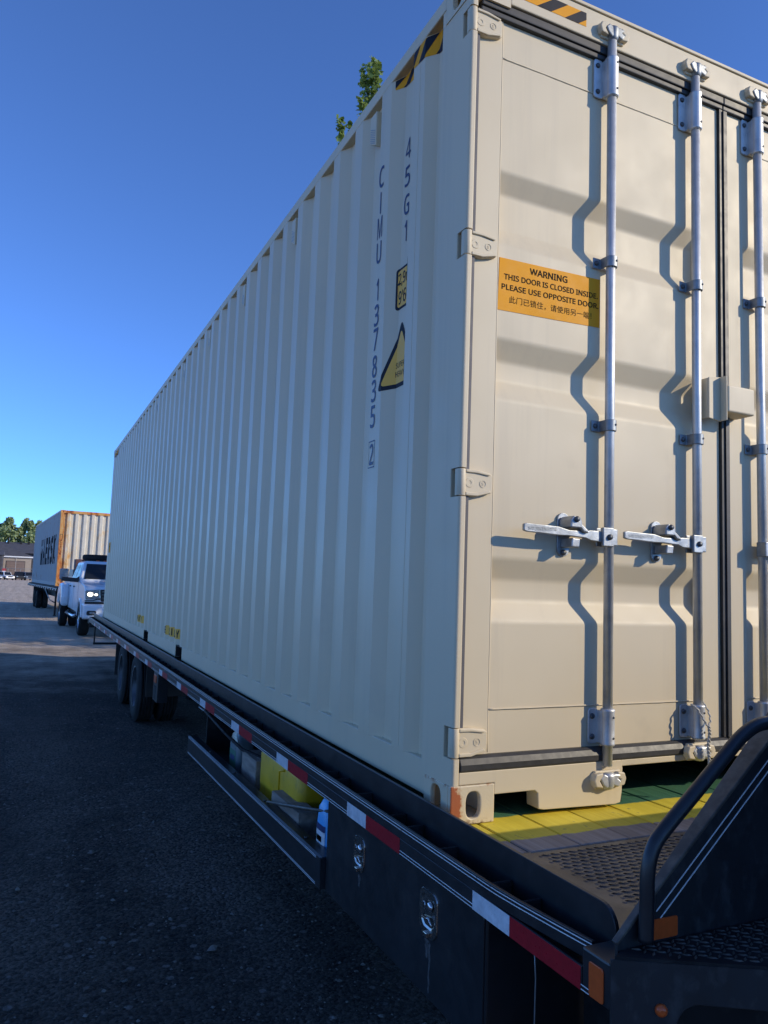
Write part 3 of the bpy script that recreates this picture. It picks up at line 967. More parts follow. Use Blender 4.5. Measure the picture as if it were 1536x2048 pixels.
# locking bars ------------------------------------------------------
YB = -0.0055
def lock_bar(X, low, handle_dir, seal=False):
    mb = MB()
    mb.cyl((X, YB, low + 0.045), (X, YB, 2.835), 0.0172, 22)
    bar = mb.build('locking_bar', 'galv', cont)
    # long bearings top and bottom
    for z0, z1 in ((2.585, 2.745), (0.212, 0.338)):
        mb = MB()
        mb.lathe([(0, 0.022), (0.006, 0.0255), (0.012, 0.024), (z1 - z0 - 0.012, 0.024), (z1 - z0 - 0.006, 0.0255), (z1 - z0, 0.022)], (X, YB, z0), 2, 24)
        mb.prism([(X - 0.0245, YB + 0.004), (X + 0.0245, YB + 0.004), (X + 0.0245, YD - 0.0025), (X - 0.0245, YD - 0.0025)], 2, z0 + 0.008, z1 - 0.008)
        pl = rrect(X - 0.062, X - 0.02, z0 + 0.004, z1 - 0.002, 0.011)
        mb.prism(pl, 1, YD - 0.009, YD - 0.0024)
        br = mb.build('bar_bearing', 'galv', bar, bevel=0.0015, seg=1)
        for z in (z0 + 0.028, z1 - 0.028):
            mb = MB(); mb.lathe([(-0.006, 0.0001), (-0.006, 0.007), (-0.003, 0.0095), (0, 0.010)], (X - 0.045, YD - 0.009, z), 1, 12)
            mb.build('bolt', 'bolt', bar)
            mb = MB(); mb.lathe([(-0.002, 0.0001), (-0.002, 0.004), (0.001, 0.0045)], (X + 0.006, YB - 0.0235, z), 1, 8)
            mb.build('bolt', 'bolt', bar)
    # clips
    for z in (1.942, 1.333):
        mb = MB()
        n = 12
        path = [(X - 0.058, YD - 0.0045), (X - 0.022, YD - 0.0045)]
        arc = [(X + 0.0205 * cos(radians(200 + 150 * k / n)), YB + 0.0205 * sin(radians(200 + 150 * k / n))) for k in range(n + 1)]
        path = path + arc + [(X + 0.021, YD - 0.003)]
        rings = []
        for i, (x, y) in enumerate(path):
            a = Vector(path[max(i - 1, 0)]); b = Vector(path[min(i + 1, len(path) - 1)])
            d = (b - a).normalized(); nn = Vector((d.y, -d.x)) * 0.0035
            rings.append([(x + nn.x, y + nn.y, z - 0.02), (x + nn.x, y + nn.y, z + 0.02), (x, y, z + 0.02), (x, y, z - 0.02)])
        mb.loft(rings, False)
        mb.build('bar_clip', 'galv_dark', bar, bevel=0.0012, seg=1, fixn=True)
        mb = MB()
        mb.lathe([(-0.006, 0.0001), (-0.006, 0.006), (-0.003, 0.009), (0.002, 0.0095)], (X - 0.043, YD - 0.008, z), 1, 12)
        mb.build('bolt', 'bolt', bar)
        mb = MB()
        mb.lathe([(-0.003, 0.0001), (-0.003, 0.004), (0.001, 0.0045)], (X + 0.008, YB - 0.0225, z + 0.002), 1, 8)
        mb.build('bolt', 'bolt', bar)
    # cams and keepers
    for z, up in ((2.842, 1), (low, -1)):
        mb = MB()
        mb.lathe([(-0.032, 0.0175), (-0.02, 0.024), (0.016, 0.026), (0.024, 0.018)], (X, YB, z), 2, 16)
        p = [(X - 0.034, z - 0.012), (X - 0.018, z - 0.026), (X + 0.008, z - 0.015), (X + 0.034, z - 0.024), (X + 0.046, z - 0.006), (X + 0.032, z + 0.004), (X + 0.046, z + 0.016), (X + 0.022, z + 0.02), (X - 0.01, z + 0.014), (X - 0.028, z + 0.022), (X - 0.044, z + 0.006)]
        mb.prism(p, 1, YB - 0.021, YB + 0.004)
        mb.build('bar_cam', 'galv_dark' if up == 1 else 'galv', bar, bevel=0.004, seg=2)
        mb = MB()
        for s in (-1, 1):
            if s == 1: mb.build('cam_keeper', 'beige', bar, bevel=0.004); mb = MB()
            mb.prism([(X + s * 0.030, z - 0.024), (X + s * 0.062, z - 0.020), (X + s * 0.070, z + 0.002), (X + s * 0.062, z + 0.022), (X + s * 0.034, z + 0.026), (X + s * 0.028, z + 0.010), (X + s * 0.046, z)], 1, -0.024, 0.006)
        mb.box(X - 0.055, X + 0.055, -0.008, 0.006, z - 0.030, z + 0.030)
        mb.build('cam_keeper', 'beige', bar, bevel=0.004)
    # handle with hub, and the catch that holds it
    d = handle_dir
    zc = 0.930
    mb = MB()
    mb.box(min(X + d * 0.004, X + d * 0.052), max(X + d * 0.004, X + d * 0.052), YB - 0.032, YB - 0.018, zc - 0.033, zc + 0.033)
    mb.box(min(X + d * 0.004, X + d * 0.052), max(X + d * 0.004, X + d * 0.052), YB + 0.004, YB + 0.012, zc - 0.033, zc + 0.033)
    mb.box(X - 0.02, X + 0.012, YB - 0.0321, YB + 0.0121, zc - 0.029, zc + 0.029)
    mb.build('handle_hub', 'galv_cast', bar, bevel=0.003)
    mb = MB()
    yh = -0.030
    path = [(X + d * 0.03, yh + 0.012, zc, 0.019, 0.007), (X + d * 0.10, yh + 0.008, zc + 0.002, 0.018, 0.007), (X + d * 0.125, yh + 0.004, zc + 0.003, 0.012, 0.007), (X + d * 0.20, yh, zc + 0.004, 0.010, 0.008), (X + d * 0.245, yh - 0.002, zc + 0.008, 0.015, 0.006), (X + d * 0.375, yh - 0.004, zc + 0.012, 0.0145, 0.006), (X + d * 0.388, yh - 0.004, zc + 0.012, 0.011, 0.006)]
    rings = []
    for x, y, z, hh, hy in path:
        rings.append([(x, y - hy, z - hh), (x, y - hy, z + hh), (x, y + hy, z + hh), (x, y + hy, z - hh)])
    mb.loft(rings)
    hd = mb.build('handle', 'galv_cast', bar, bevel=0.003, fixn=True)
    mb = MB()
    tx = X + d * 0.312
    put_text(mb, 'SAE JIN IND-SYS' if d < 0 else 'SAE JIN IND-SYS', (tx, yh - 0.0112, zc + 0.0105), (1, 0, -0.03 * d), (0, 0, 1), width=0.118, height=0.013, bold=0.03)
    tag(mb.build('raised_lettering', 'galv_dark', bar), kind='stuff')
    cx = X + d * 0.178
    mb = MB()
    mb.prism(rrect(cx - 0.026, cx + 0.026, zc - 0.074, zc + 0.078, 0.025), 1, YD - 0.008, YD - 0.0006)
    ct = mb.build('handle_catch', 'galv_cast', bar, bevel=0.002)
    mb = MB()
    mb.prism([(cx - 0.022, zc + 0.022), (cx + 0.02, zc + 0.022), (cx + 0.034, zc + 0.010), (cx + 0.056, zc + 0.006), (cx + 0.052, zc + 0.018), (cx + 0.028, zc + 0.036), (cx + 0.020, zc + 0.062), (cx - 0.010, zc + 0.064), (cx - 0.020, zc + 0.05)], 1, yh - 0.016, YD - 0.0085)
    mb.build('catch_hook', 'galv_cast', bar, bevel=0.005)
    mb = MB()
    mb.prism([(cx - 0.014, zc - 0.044), (cx + 0.02, zc - 0.044), (cx + 0.024, zc - 0.014), (cx - 0.010, zc - 0.012)], 1, yh - 0.010, YD - 0.0085)
    mb.build('catch_hook', 'galv_cast', bar, bevel=0.004)
    for px, py, pz in ((cx + 0.002, yh - 0.0165, zc + 0.052), (cx, YD - 0.0085, zc - 0.060), (X + d * 0.024, YB - 0.0325, zc)):
        mb = MB()
        mb.lathe([(-0.008, 0.0001), (-0.008, 0.008), (-0.003, 0.0105), (0, 0.0105)], (px, py, pz), 1, 12)
        mb.build('bolt', 'bolt', bar)
    return bar
lock_bar(0.617, 0.100, -1)
lock_bar(1.047, 0.168, -1)
lock_bar(2 * XM - 1.047, 0.168, 1)
lock_bar(2 * XM - 0.617, 0.100, 1)

# lock box across the seam
mb = MB()
mb.prism([(1.086, 1.420), (1.150, 1.412), (1.150, 1.588), (1.086, 1.580)], 1, -0.030, -0.024)
mb.box(1.086, 1.0915, -0.0239, YD - 0.003, 1.421, 1.579)
mb.box(1.1445, 1.150, -0.060, -0.0301, 1.413, 1.587)
mb.build('lock_box', 'beige', cont, bevel=0.002)
mb = MB()
mb.box(1.1505, 1.296, -0.064, YD - 0.003, 1.446, 1.552)
mb.build('lock_cover', 'beige', cont, bevel=0.007, seg=3)

# warning sticker
Z0 = 1.788
mb = MB()
mb.prism([(0.156, 1.875), (0.597, 1.886), (0.597, 1.703), (0.152, 1.688)], 1, YD - 0.0016, YD - 0.0004)
stk = mb.build('warning_sticker', 'decal_y', cont)
mb = MB()
R1 = (1, 0, 0.022)
yt = YD - 0.0022
put_text(mb, 'WARNING', (0.365, yt, 1.852), R1, LU, width=0.165, height=0.025, bold=0.022)
put_text(mb, 'THIS DOOR IS CLOSED INSIDE.', (0.381, yt, 1.815), R1, LU, width=0.412, height=0.0208, bold=0.020)
put_text(mb, 'PLEASE USE OPPOSITE DOOR.', (0.378, yt, 1.778), R1, LU, width=0.424, height=0.0208, bold=0.020)
tag(mb.build('lettering', 'decal_brown', stk), kind='stuff')
mb = MB()
put_text(mb, '此门已锁住，请使用另一端！', (0.378, yt, 1.736), R1, LU, width=0.36, height=0.026)
tag(mb.build('lettering', 'decal_brown', stk), kind='stuff')

# black and amber hazard stripes on the header and in the first corrugations
def hazard_front(x0, x1, z0, z1, y):
    a, k = MB(), MB()
    a.prism([(x0, z0), (x1, z0), (x1, z1), (x0, z1)], 1, y - 0.0010, y - 0.0002)
    x = x0 - 0.03
    while x < x1:
        pl = [(x, z0), (x + 0.062, z0), (x + 0.062 + 0.075, z1), (x + 0.075, z1)]
        pl = clip_poly(pl, x0, x1)
        if len(pl) > 2: k.prism(pl, 1, y - 0.0016, y - 0.0011)
        x += 0.124
    o = a.build('hazard_stripe', 'decal_y', cont); tag(k.build('stripe_print', 'decal_k', o), kind='stuff')
hazard_front(0.18, 0.497, 2.832, 2.886, 0.0)
def hazard_side(y0, y1, lo, hi):
    a, k = MB(), MB()
    side_decal(a, [(y0, lo(y0)), (y1, lo(y1)), (y1, hi(y1)), (y0, hi(y0))], 0.0010)
    y = y0 - 0.05
    while y < y1 + 0.1:
        pl = [(y, lo(y)), (y + 0.046, lo(y + 0.046)), (y - 0.014, hi(y)), (y - 0.06, hi(y - 0.06))]
        pl = clip_poly(pl, y0, y1)
        if len(pl) > 2: side_decal(k, pl, 0.0018)
        y += 0.094
    o = a.build('hazard_stripe', 'decal_y', cont); tag(k.build('stripe_print', 'decal_k', o), kind='stuff')
hazard_side(0.207, 0.618, lambda y: 2.742 + (y - 0.207) * 0.135, lambda y: 2.838)

# lettering on the long side
def letter(ch, y, z, wd, ht, bold=0.0):
    mb = MB()
    put_text(mb, ch, (0, y, z), LR, LU, width=wd, height=ht, bold=bold, off=on_side(0.0016))
    mb.build('letter', 'navy', cont)
for ch, z in zip('45G1', (2.500, 2.383, 2.262, 2.150)):
    letter(ch, 0.527, z, 0.020 if ch == '1' else 0.044, 0.086, 0.0 if ch == '4' else 0.010)
yl = 0.707
for ch, z in zip('CIMU', (2.458, 2.343, 2.234, 2.124)):
    letter(ch, yl, z, 0.009 if ch == 'I' else 0.046, 0.094, 0.0 if ch == 'M' else 0.010)
for ch, z in zip('137835', (1.962, 1.853, 1.750, 1.634, 1.531, 1.423)):
    letter(ch, yl, z, 0.020 if ch == '1' else 0.044, 0.094, 0.012)
letter('2', yl, 1.266, 0.036, 0.088, 0.012)
mb = MB()
for a, b, c, d in ((yl - 0.030, yl + 0.030, 1.318, 1.322), (yl - 0.030, yl + 0.030, 1.210, 1.214), (yl - 0.030, yl - 0.027, 1.214, 1.318), (yl + 0.027, yl + 0.030, 1.214, 1.318)):
    side_decal(mb, [(a, c), (b, c), (b, d), (a, d)], 0.0016)
tag(mb.build('check_digit_frame', 'navy', cont), kind='stuff')
YC = 0.441
# height sticker
a, k = MB(), MB()
side_decal(a, clip_poly(rrect(0.395, 0.583, 1.835, 2.008, 0.014), YC, 1), 0.0010)
o = a.build('height_sticker', 'decal_k', cont)
a = MB(); side_decal(a, clip_poly(rrect(0.405, 0.573, 1.845, 1.998, 0.010), YC, 1), 0.0016)
a.build('sticker_field', 'decal_yellow', o)
put_text(k, '2,9m', (0, 0.523, 1.958), LR, LU, width=0.098, height=0.056, bold=0.012, off=on_side(0.0023))
put_text(k, "9'6\"", (0, 0.526, 1.884), LR, LU, width=0.084, height=0.056, bold=0.012, off=on_side(0.0023))
tag(k.build('lettering', 'decal_k', o), kind='stuff')
# triangular weight sticker
a, k = MB(), MB()
tri = lambda c, s: clip_poly(rpoly([(c[0] - 0.132 * s, c[1] - 0.095 * s), (c[0] + 0.132 * s, c[1] - 0.095 * s), (c[0], c[1] + 0.165 * s)], 0.026 * s, 4), YC, 1)
side_decal(a, tri((0.532, 1.615), 1.05), 0.0010)
o = a.build('weight_sticker', 'decal_k', cont)
a = MB(); side_decal(a, tri((0.532, 1.612), 0.84), 0.0016)
a.build('sticker_field', 'decal_yellow', o)
put_text(k, 'SUPER', (0, 0.533, 1.606), LR, LU, width=0.072, height=0.022, off=on_side(0.0023))
put_text(k, 'HEAVY', (0, 0.533, 1.570), LR, LU, width=0.074, height=0.022, off=on_side(0.0023))
tag(k.build('lettering', 'decal_k', o), kind='stuff')
# yellow marks above the fork pockets: print lies over ridges and hollows
AA = [PROF[i][0] for i in range(3, len(PROF), 4)]      # near edge of every outer flat
def pocket_mark(y0, y1, z0, z1, words):
    a, k = MB(), MB()
    side_decal(a, [(y0, z0), (y1, z0), (y1, z1), (y0, z1)], 0.0010)
    o = a.build('pocket_sticker', 'decal_yellow', cont)
    zones = sorted([q for q in AA if y0 - 0.01 < q < y1 + 0.02], reverse=True)
    for q, wd in zip(zones, words):
        for i, ch in enumerate(wd):
            y = q + 0.055 - i * 0.072 if len(wd) > 1 else q + 0.02
            put_text(k, ch, (0, y, (z0 + z1) / 2), LR, LU, width=0.014 if ch == 'I' else 0.050, height=(z1 - z0) * 0.74, bold=0.03, off=on_side(0.0022))
    tag(k.build('lettering', 'decal_k', o), kind='stuff')
pocket_mark(4.60, 5.36, 0.206, 0.294, ('E', 'LI', 'LY'))
pocket_mark(6.80, 7.44, 0.216, 0.300, ('PT', 'Y'))
a = MB(); side_decal(a, [(LC - 0.5, 1.13), (LC - 0.2, 1.13), (LC - 0.2, 1.30), (LC - 0.5, 1.30)], 0.001); o = a.build('height_sticker', 'decal_y', cont)
k = MB(); put_text(k, '2,9m', (0, LC - 0.35, 1.25), LR, LU, width=0.2, height=0.05, off=on_side(0.002)); tag(k.build('lettering', 'decal_k', o), kind='stuff')
a, k = MB(), MB()
side_decal(a, [(LC - 0.75, 2.75), (LC - 0.2, 2.75), (LC - 0.2, 2.83), (LC - 0.75, 2.83)], 0.001); o = a.build('hazard_stripe', 'decal_y', cont)
for q in range(4):
    y = LC - 0.72 + q * 0.14
    side_decal(k, [(y, 2.75), (y + 0.06, 2.75), (y + 0.02, 2.83), (y - 0.04, 2.83)], 0.0018)
tag(k.build('stripe_print', 'decal_k', o), kind='stuff')

# small roof-height vents in the hollows
hol = [(PROF[i][0] + PROF[i + 1][0]) / 2 for i in range(len(PROF) - 1) if PROF[i][1] == DEP and PROF[i + 1][1] == DEP]
for idx in (2, 6, 10, 14, 18, 24, 30, 36):
    if idx >= len(hol): break
    y = hol[idx]
    mb = MB()
    pl = [(y - 0.040, 2.70), (y + 0.030, 2.65), (y + 0.034, 2.66), (y + 0.034, 2.815), (y - 0.040, 2.815)]
    mb.prism([(y - 0.034, 2.650), (y + 0.034, 2.690), (y + 0.034, 2.812), (y - 0.034, 2.812)], 0, 0.006, DEP - 0.0006)
    v = mb.build('vent', 'beige', cont, bevel=0.004)
    mb = MB()
    for q in range(8):
        z = 2.664 + q * 0.0085
        mb.prism([(y - 0.026, z), (y + 0.024, z + 0.026), (y + 0.024, z + 0.0285), (y - 0.026, z + 0.0025)], 0, 0.0048, 0.0058)
    tag(mb.build('vent_slot', 'galv_dark', v), kind='stuff')
# sheet joints: a thin lap down some of the flats
for yj in (0.375, 1.03, 2.125, 3.225, 4.33, 5.43):
    mb = MB(); mb.box(surf(yj) - 0.0008, surf(yj), yj, yj + 0.004, 0.165, 2.838)
    mb.build('sheet_joint', 'beige_side', cont)

# ================================================================== FLATBED TRAILER UNDER THE CONTAINER
YE = 12.75                      # rear end of the deck
XR = 2.44 + 0.10                # right edge, mirrored from the left
trl = thing('flatbed_trailer', (1.22, 6.0, gz(6)), 'long black gooseneck flatbed trailer with white pinstripes carrying the beige container', 'trailer')
XC = 1.22
# planks of the deck
px = 0.109 - 0.186
k = 0
plank_me = None
while px < 2.44:
    x0, x1 = max(px, -0.037), min(px + 0.179, 2.475)
    mb = MB()
    dz = random.uniform(-0.003, 0.0)
    mb.box(x0, x1, -0.262 + random.uniform(-0.006, 0.004), YE - 0.03, -0.045 + dz, -0.0005 + dz)
    mb.build('deck_plank', 'plank', trl, bevel=0.003, seg=1)
    px += 0.186; k += 1
# steel front part of the deck: smooth edge strips and tread plate
mb = MB(); mb.box(-0.0375, 0.104, -0.79, -0.2705, -0.012, -0.001); mb.box(2.336, 2.4775, -0.79, -0.2705, -0.012, -0.001); mb.box(0.1045, 2.3355, -0.79, -0.735, -0.012, -0.001)
mb.build('deck_edge_plate', 'tread', trl)
mb = MB(); mb.box(0.1045, 2.3355, -0.7345, -0.2705, -0.012, -0.004)
tp = mb.build('tread_plate', 'tread', trl)
mb = MB()
pv, pf = [], []
rows = int(0.45 / 0.0235); cols = int(2.21 / 0.031)
for j in range(rows):
    for i in range(cols):
        x = 0.118 + i * 0.031 + (0.0155 if j % 2 else 0); y = -0.724 + j * 0.0235
        if x > 2.325: continue
        if (i + j) % 1 == 0:
            # round button
            n = 7; o = len(pv)
            pv.append((x, y, -0.0017))
            for r, z in ((0.0048, -0.0022), (0.0076, -0.0042)):
                for q in range(n):
                    pv.append((x + r * cos(2 * pi * q / n), y + r * sin(2 * pi * q / n), z))
            pf += [(o, o + 1 + q, o + 1 + (q + 1) % n) for q in range(n)]
            pf += [(o + 1 + q, o + 1 + n + q, o + 1 + n + (q + 1) % n, o + 1 + (q + 1) % n) for q in range(n)]
            # slash between buttons
            o = len(pv); cx, cy = x + 0.0155, y
            dx, dy = 0.0125 * 0.8, -0.0125 * 0.6
            ex, ey = 0.6 * 0.0028, 0.8 * 0.0028
            pv += [(cx - dx, cy - dy, -0.0042), (cx + ex, cy + ey, -0.0042), (cx + dx, cy + dy, -0.0042), (cx - ex, cy - ey, -0.0042), (cx - dx * 0.5, cy - dy * 0.5, -0.0012), (cx + dx * 0.5, cy + dy * 0.5, -0.0012)]
            pf += [(o, o + 3, o + 5, o + 4), (o, o + 4, o + 5, o + 1), (o + 1, o + 5, o + 2), (o + 3, o + 2, o + 5)]
mb.add(pv, pf, True)
tag(mb.build('tread_lugs', 'tread', tp), kind='stuff')

for left in (True, False):
    fx = (lambda x: x) if left else (lambda x: 2 * XC - x)
    def bx(mb, x0, x1, y0, y1, a, b):
        xx = sorted((fx(x0), fx(x1))); mb.box(xx[0], xx[1], y0, y1, a, b)
    def pr(mb, poly, axis, a, b):
        if axis == 0: mb.prism(poly, 0, *sorted((fx(a), fx(b))))
        else: mb.prism([(fx(q[0]), q[1]) for q in poly], axis, a, b)
    # raised lip of the deck, rounded at its front end
    mb = MB()
    lip = [(YE, 0.063), (YE, -0.05), (-0.79, -0.05), (-0.785, 0.0)] + [(-0.735 - 0.05 * cos(radians(a)), 0.013 + 0.05 * sin(radians(a))) for a in range(0, 91, 10)]
    pr(mb, lip, 0, -0.050, -0.0385)
    mb.build('deck_lip', 'black', trl, bevel=0.0015, seg=1)
    # channel under it: outer face and floor
    mb = MB()
    bx(mb, -0.129, -0.121, -0.7705, YE, -0.0945, -0.0465); bx(mb, -0.1205, -0.051, -0.7705, YE, -0.0945, -0.0885)
    mb.build('side_rail', 'black', trl, bevel=0.0015, seg=1)
    mb = MB()
    bx(mb, -0.129, -0.0385, -0.856, -0.771, -0.0945, -0.004)
    mb.build('corner_block', 'black', trl, bevel=0.005)
    # rub rail, bent inwards at its front end
    path = [(-0.1300, YE), (-0.1300, -0.40), (-0.1285, -0.455), (-0.122, -0.54), (-0.108, -0.67), (-0.097, -0.765)]
    def rail(mb, o0, o1, z0, z1, ya=None, yb=None):
        pts = [q for q in path]
        rings = []
        for i, (x, y) in enumerate(pts):
            a = Vector(pts[max(i - 1, 0)]); b = Vector(pts[min(i + 1, len(pts) - 1)])
            d = (b - a).normalized(); nn = Vector((d.y, -d.x))
            rings.append([(fx(x - nn.x * -1 * o0), y + nn.y * o0, z0), (fx(x + nn.x * o1), y + nn.y * o1, z0), (fx(x + nn.x * o1), y + nn.y * o1, z1), (fx(x + nn.x * o0), y + nn.y * o0, z1)])
        mb.loft(rings)
    mb = MB(); rail(mb, 0.0, -0.010, -0.0455, -0.003)
    mb.build('rub_rail', 'black', trl, bevel=0.0018, seg=2, fixn=True)
    if left:
        for z in (-0.0095, -0.0185):
            mb = MB(); rail(mb, 0.0008, 0.0001, z - 0.0011, z + 0.0011)
            mb.build('pinstripe', 'stripe', trl, fixn=True)
    # stake pockets and spacer plates
    base_p = None; base_s = None
    kk = 0
    while -0.53 + 0.6 * kk < YE - 0.2:
        y = -0.53 + 0.6 * kk
        xo = -0.1195 if kk else -0.112
        if base_p is None or kk == 1:
            mb = MB()
            bx(mb, xo, -0.051, y, y + 0.007, -0.088, -0.009); bx(mb, xo, -0.051, y + 0.123, y + 0.130, -0.088, -0.009)
            bx(mb, xo, xo + 0.007, y + 0.0071, y + 0.1229, -0.088, -0.009)
            base_p = mb.build('stake_pocket', 'black_dull', trl, bevel=0.002, seg=1)
            if kk == 1: y1 = y
        else:
            c = base_p.copy(); COL.objects.link(c); c.parent = trl; c.location = base_p.location + Vector((0, y - y1, 0)); W[c.name] = W[base_p.name] + Vector((0, y - y1, 0))
        if base_s is None:
            mb = MB(); bx(mb, -0.1195, -0.051, y + 0.395, y + 0.405, -0.088, -0.012)
            base_s = mb.build('rail_spacer', 'black_dull', trl); ys0 = y
        else:
            c = base_s.copy(); COL.objects.link(c); c.parent = trl; c.location = base_s.location + Vector((0, y - ys0, 0)); W[c.name] = W[base_s.name] + Vector((0, y - ys0, 0))
        kk += 1

# reflective tape and lower pinstripes
def tape(y0, y1, mat, name, first):
    mb = MB(); mb.box(-0.1298, -0.1292, y0, y1, -0.0935, -0.0465)
    return mb.build(name, mat, trl)
PT = 0.851
tw = tape(-0.343 - 0.166, -0.343, 'tape_white', 'reflective_tape', 0); tr_ = tape(-0.343 - 0.425, -0.343 - 0.1665, 'tape_red', 'reflective_tape', 0)
tr_['label'] = 'red reflective tape'; tw['label'] = 'white reflective tape'
for k in range(1, 15):
    for o in (tw, tr_):
        c = o.copy(); COL.objects.link(c); c.parent = trl; c.location = o.location + Vector((0, PT * k, 0)); W[c.name] = W[o.name] + Vector((0, PT * k, 0))
for k in range(0, 15):
    a = -0.343 + PT * k; b = min(a + PT - 0.426, YE - 0.02)
    if b <= a: break
    for z in (-0.0815, -0.0905):
        mb = MB(); mb.box(-0.1297, -0.1291, a + 0.001, b, z - 0.001, z + 0.001)
        mb.build('pinstripe', 'stripe', trl)
for z in (-0.0815, -0.0905):
    mb = MB(); mb.box(-0.1297, -0.1291, -0.794, -0.769, z - 0.001, z + 0.001); mb.build('pinstripe', 'stripe', trl)
mb = MB(); mb.prism(rrect(-0.839, -0.796, -0.090, -0.022, 0.006), 0, -0.1325, -0.1292)
mb.build('side_reflector', 'amber', trl, bevel=0.0012)

# frame below
mb = MB()
for x in (0.55, 1.75):
    mb.box(x, x + 0.14, -0.80, YE - 0.1, -0.125, -0.11); mb.box(x, x + 0.14, -0.80, YE - 0.1, -0.42, -0.405); mb.box(x + 0.062, x + 0.078, -0.80, YE - 0.1, -0.4049, -0.1251)
    if x < 1: mb.build('main_beam', 'black_dull', trl); mb = MB()
mb.build('main_beam', 'black_dull', trl)
mb = MB()
y = -0.75
while y < YE - 0.1:
    mb.box(-0.050, 2.49, y, y + 0.045, -0.109, -0.048); y += 0.40
tag(mb.build('cross_member', 'black_dull', trl), kind='stuff')
# dark cavity in front of the tool box: inner side plate, brace
mb = MB(); mb.box(0.20, 0.21, -0.84, -0.39, -0.60, -0.10); mb.build('inner_plate', 'black_dull', trl)
mb = MB(); mb.tube([(-0.05, -0.50, -0.105), (-0.054, -0.515, -0.20), (-0.045, -0.50, -0.34), (-0.05, -0.49, -0.46), (-0.02, -0.47, -0.52)], 0.0018, 6); mb.build('hanging_wire', 'galv_dark', trl)

# tool box with two paddle latches
mb = MB(); mb.box(-0.104, 0.42, -0.375, 0.748, -0.445, -0.100); tb = mb.build('toolbox', 'black', trl, bevel=0.006)
mb = MB(); mb.prism(rrect(-0.368, 0.744, -0.441, -0.106, 0.012), 0, -0.1085, -0.1042); mb.build('toolbox_door', 'black', trl, bevel=0.0015)
XT = -0.1087
def latch(y, z, s):
    mb = MB()
    out = rpoly([(y - 0.050 * s, z - 0.040 * s), (y - 0.028 * s, z - 0.062 * s), (y + 0.030 * s, z - 0.062 * s), (y + 0.050 * s, z - 0.040 * s), (y + 0.050 * s, z + 0.050 * s), (y + 0.034 * s, z + 0.062 * s), (y - 0.034 * s, z + 0.062 * s), (y - 0.050 * s, z + 0.050 * s)], 0.010 * s, 3)
    inn = [(y + (a - y) * 0.74, z + 0.006 * s + (b - z) * 0.70) for a, b in out]
    inn2 = [(y + (a - y) * 0.66, z + 0.006 * s + (b - z) * 0.62) for a, b in out]
    mb.loft([[(XT - 0.0002, a, b) for a, b in out], [(XT - 0.0034, a, b) for a, b in [(y + (a - y) * 0.97, z + (b - z) * 0.97) for a, b in out]], [(XT - 0.0034, a, b) for a, b in inn], [(XT - 0.0004, a, b) for a, b in inn2]], False, True)
    pl = mb.build('latch', 'chrome', trl, fixn=True)
    mb = MB()
    mb.tube([(XT - 0.006, y + 0.030 * s, z - 0.016 * s), (XT - 0.009, y - 0.004 * s, z - 0.010 * s), (XT - 0.009, y - 0.012 * s, z - 0.004 * s)], 0.0026, 8)
    mb.build('latch_paddle', 'chr', pl)
    mb = MB(); mb.tube([(XT - 0.009, y - 0.012 * s, z - 0.004 * s), (XT - 0.009, y - 0.030 * s, z - 0.020 * s)], 0.0026, 8); mb.build('latch_paddle', 'chr', pl)
    mb = MB(); mb.lathe([(-0.008, 0.0001), (-0.008, 0.010), (-0.004, 0.013), (0.0, 0.0135)], (XT - 0.003, y - 0.014 * s, z + 0.024 * s), 0, 18); mb.build('latch_lock', 'chr', pl, fixn=True)
    mb = MB(); mb.tube([(XT - 0.008, y + 0.010 * s, z + 0.030 * s), (XT - 0.008, y + 0.020 * s, z + 0.028 * s), (XT - 0.008, y + 0.020 * s, z + 0.010 * s), (XT - 0.008, y + 0.008 * s, z + 0.012 * s), (XT - 0.008, y + 0.010 * s, z + 0.030 * s)], 0.0016, 6); mb.build('latch_ring', 'chr', pl)
    mb = MB(); mb.box(XT - 0.014, XT - 0.003, y - 0.012 * s, y + 0.008 * s, z - 0.058 * s, z - 0.044 * s); mb.build('latch_keeper', 'chrome', pl, bevel=0.002)
latch(0.432, -0.208, 0.94); latch(-0.077, -0.212, 1.06)

def drip(y, z0, z1, wd, seed):
    mb = MB(); vs = []
    for k in range(15):
        u = k / 14; z = z0 + (z1 - z0) * u
        c = y + 0.006 * noise.noise((u * 4, seed, 0)); h_ = wd * (0.55 + 0.5 * noise.noise((u * 6, seed, 3))) * (1 - 0.55 * u)
        vs += [(XT + 0.00005, c + h_, z), (XT + 0.00005, c - h_, z)]
    mb.add(vs, [(2 * i, 2 * i + 1, 2 * i + 3, 2 * i + 2) for i in range(14)])
    mb.build('drip_stain', 'stain', trl)
drip(-0.086, -0.29, -0.425, 0.012, 1); drip(-0.070, -0.285, -0.335, 0.022, 2); drip(0.425, -0.275, -0.315, 0.018, 3)

# side step beam and the tray behind it (sags a little towards the rear)
def tz(y, z): return z - 0.0115 * (y - 0.75)
def shear_box(mb, x0, x1, y0, y1, z0, z1):
    mb.prism([(y0, tz(y0, z0)), (y1, tz(y1, z0)), (y1, tz(y1, z1)), (y0, tz(y0, z1))], 0, x0, x1)
mb = MB(); shear_box(mb, -0.129, -0.122, 0.755, 3.37, -0.440, -0.322); shear_box(mb, -0.1218, -0.072, 0.755, 3.37, -0.328, -0.322); shear_box(mb, -0.1218, -0.072, 0.755, 3.37, -0.440, -0.434)
mb.build('tray_beam', 'black', trl, bevel=0.002, seg=1)
mb = MB(); mb.box(-0.1285, -0.078, 0.7505, 0.7547, -0.440, -0.324); mb.build('tray_end', 'black', trl)
mb = MB(); shear_box(mb, -0.0718, 0.50, 0.76, 3.36, -0.446, -0.440); mb.build('tray_floor', 'black_dull', trl)
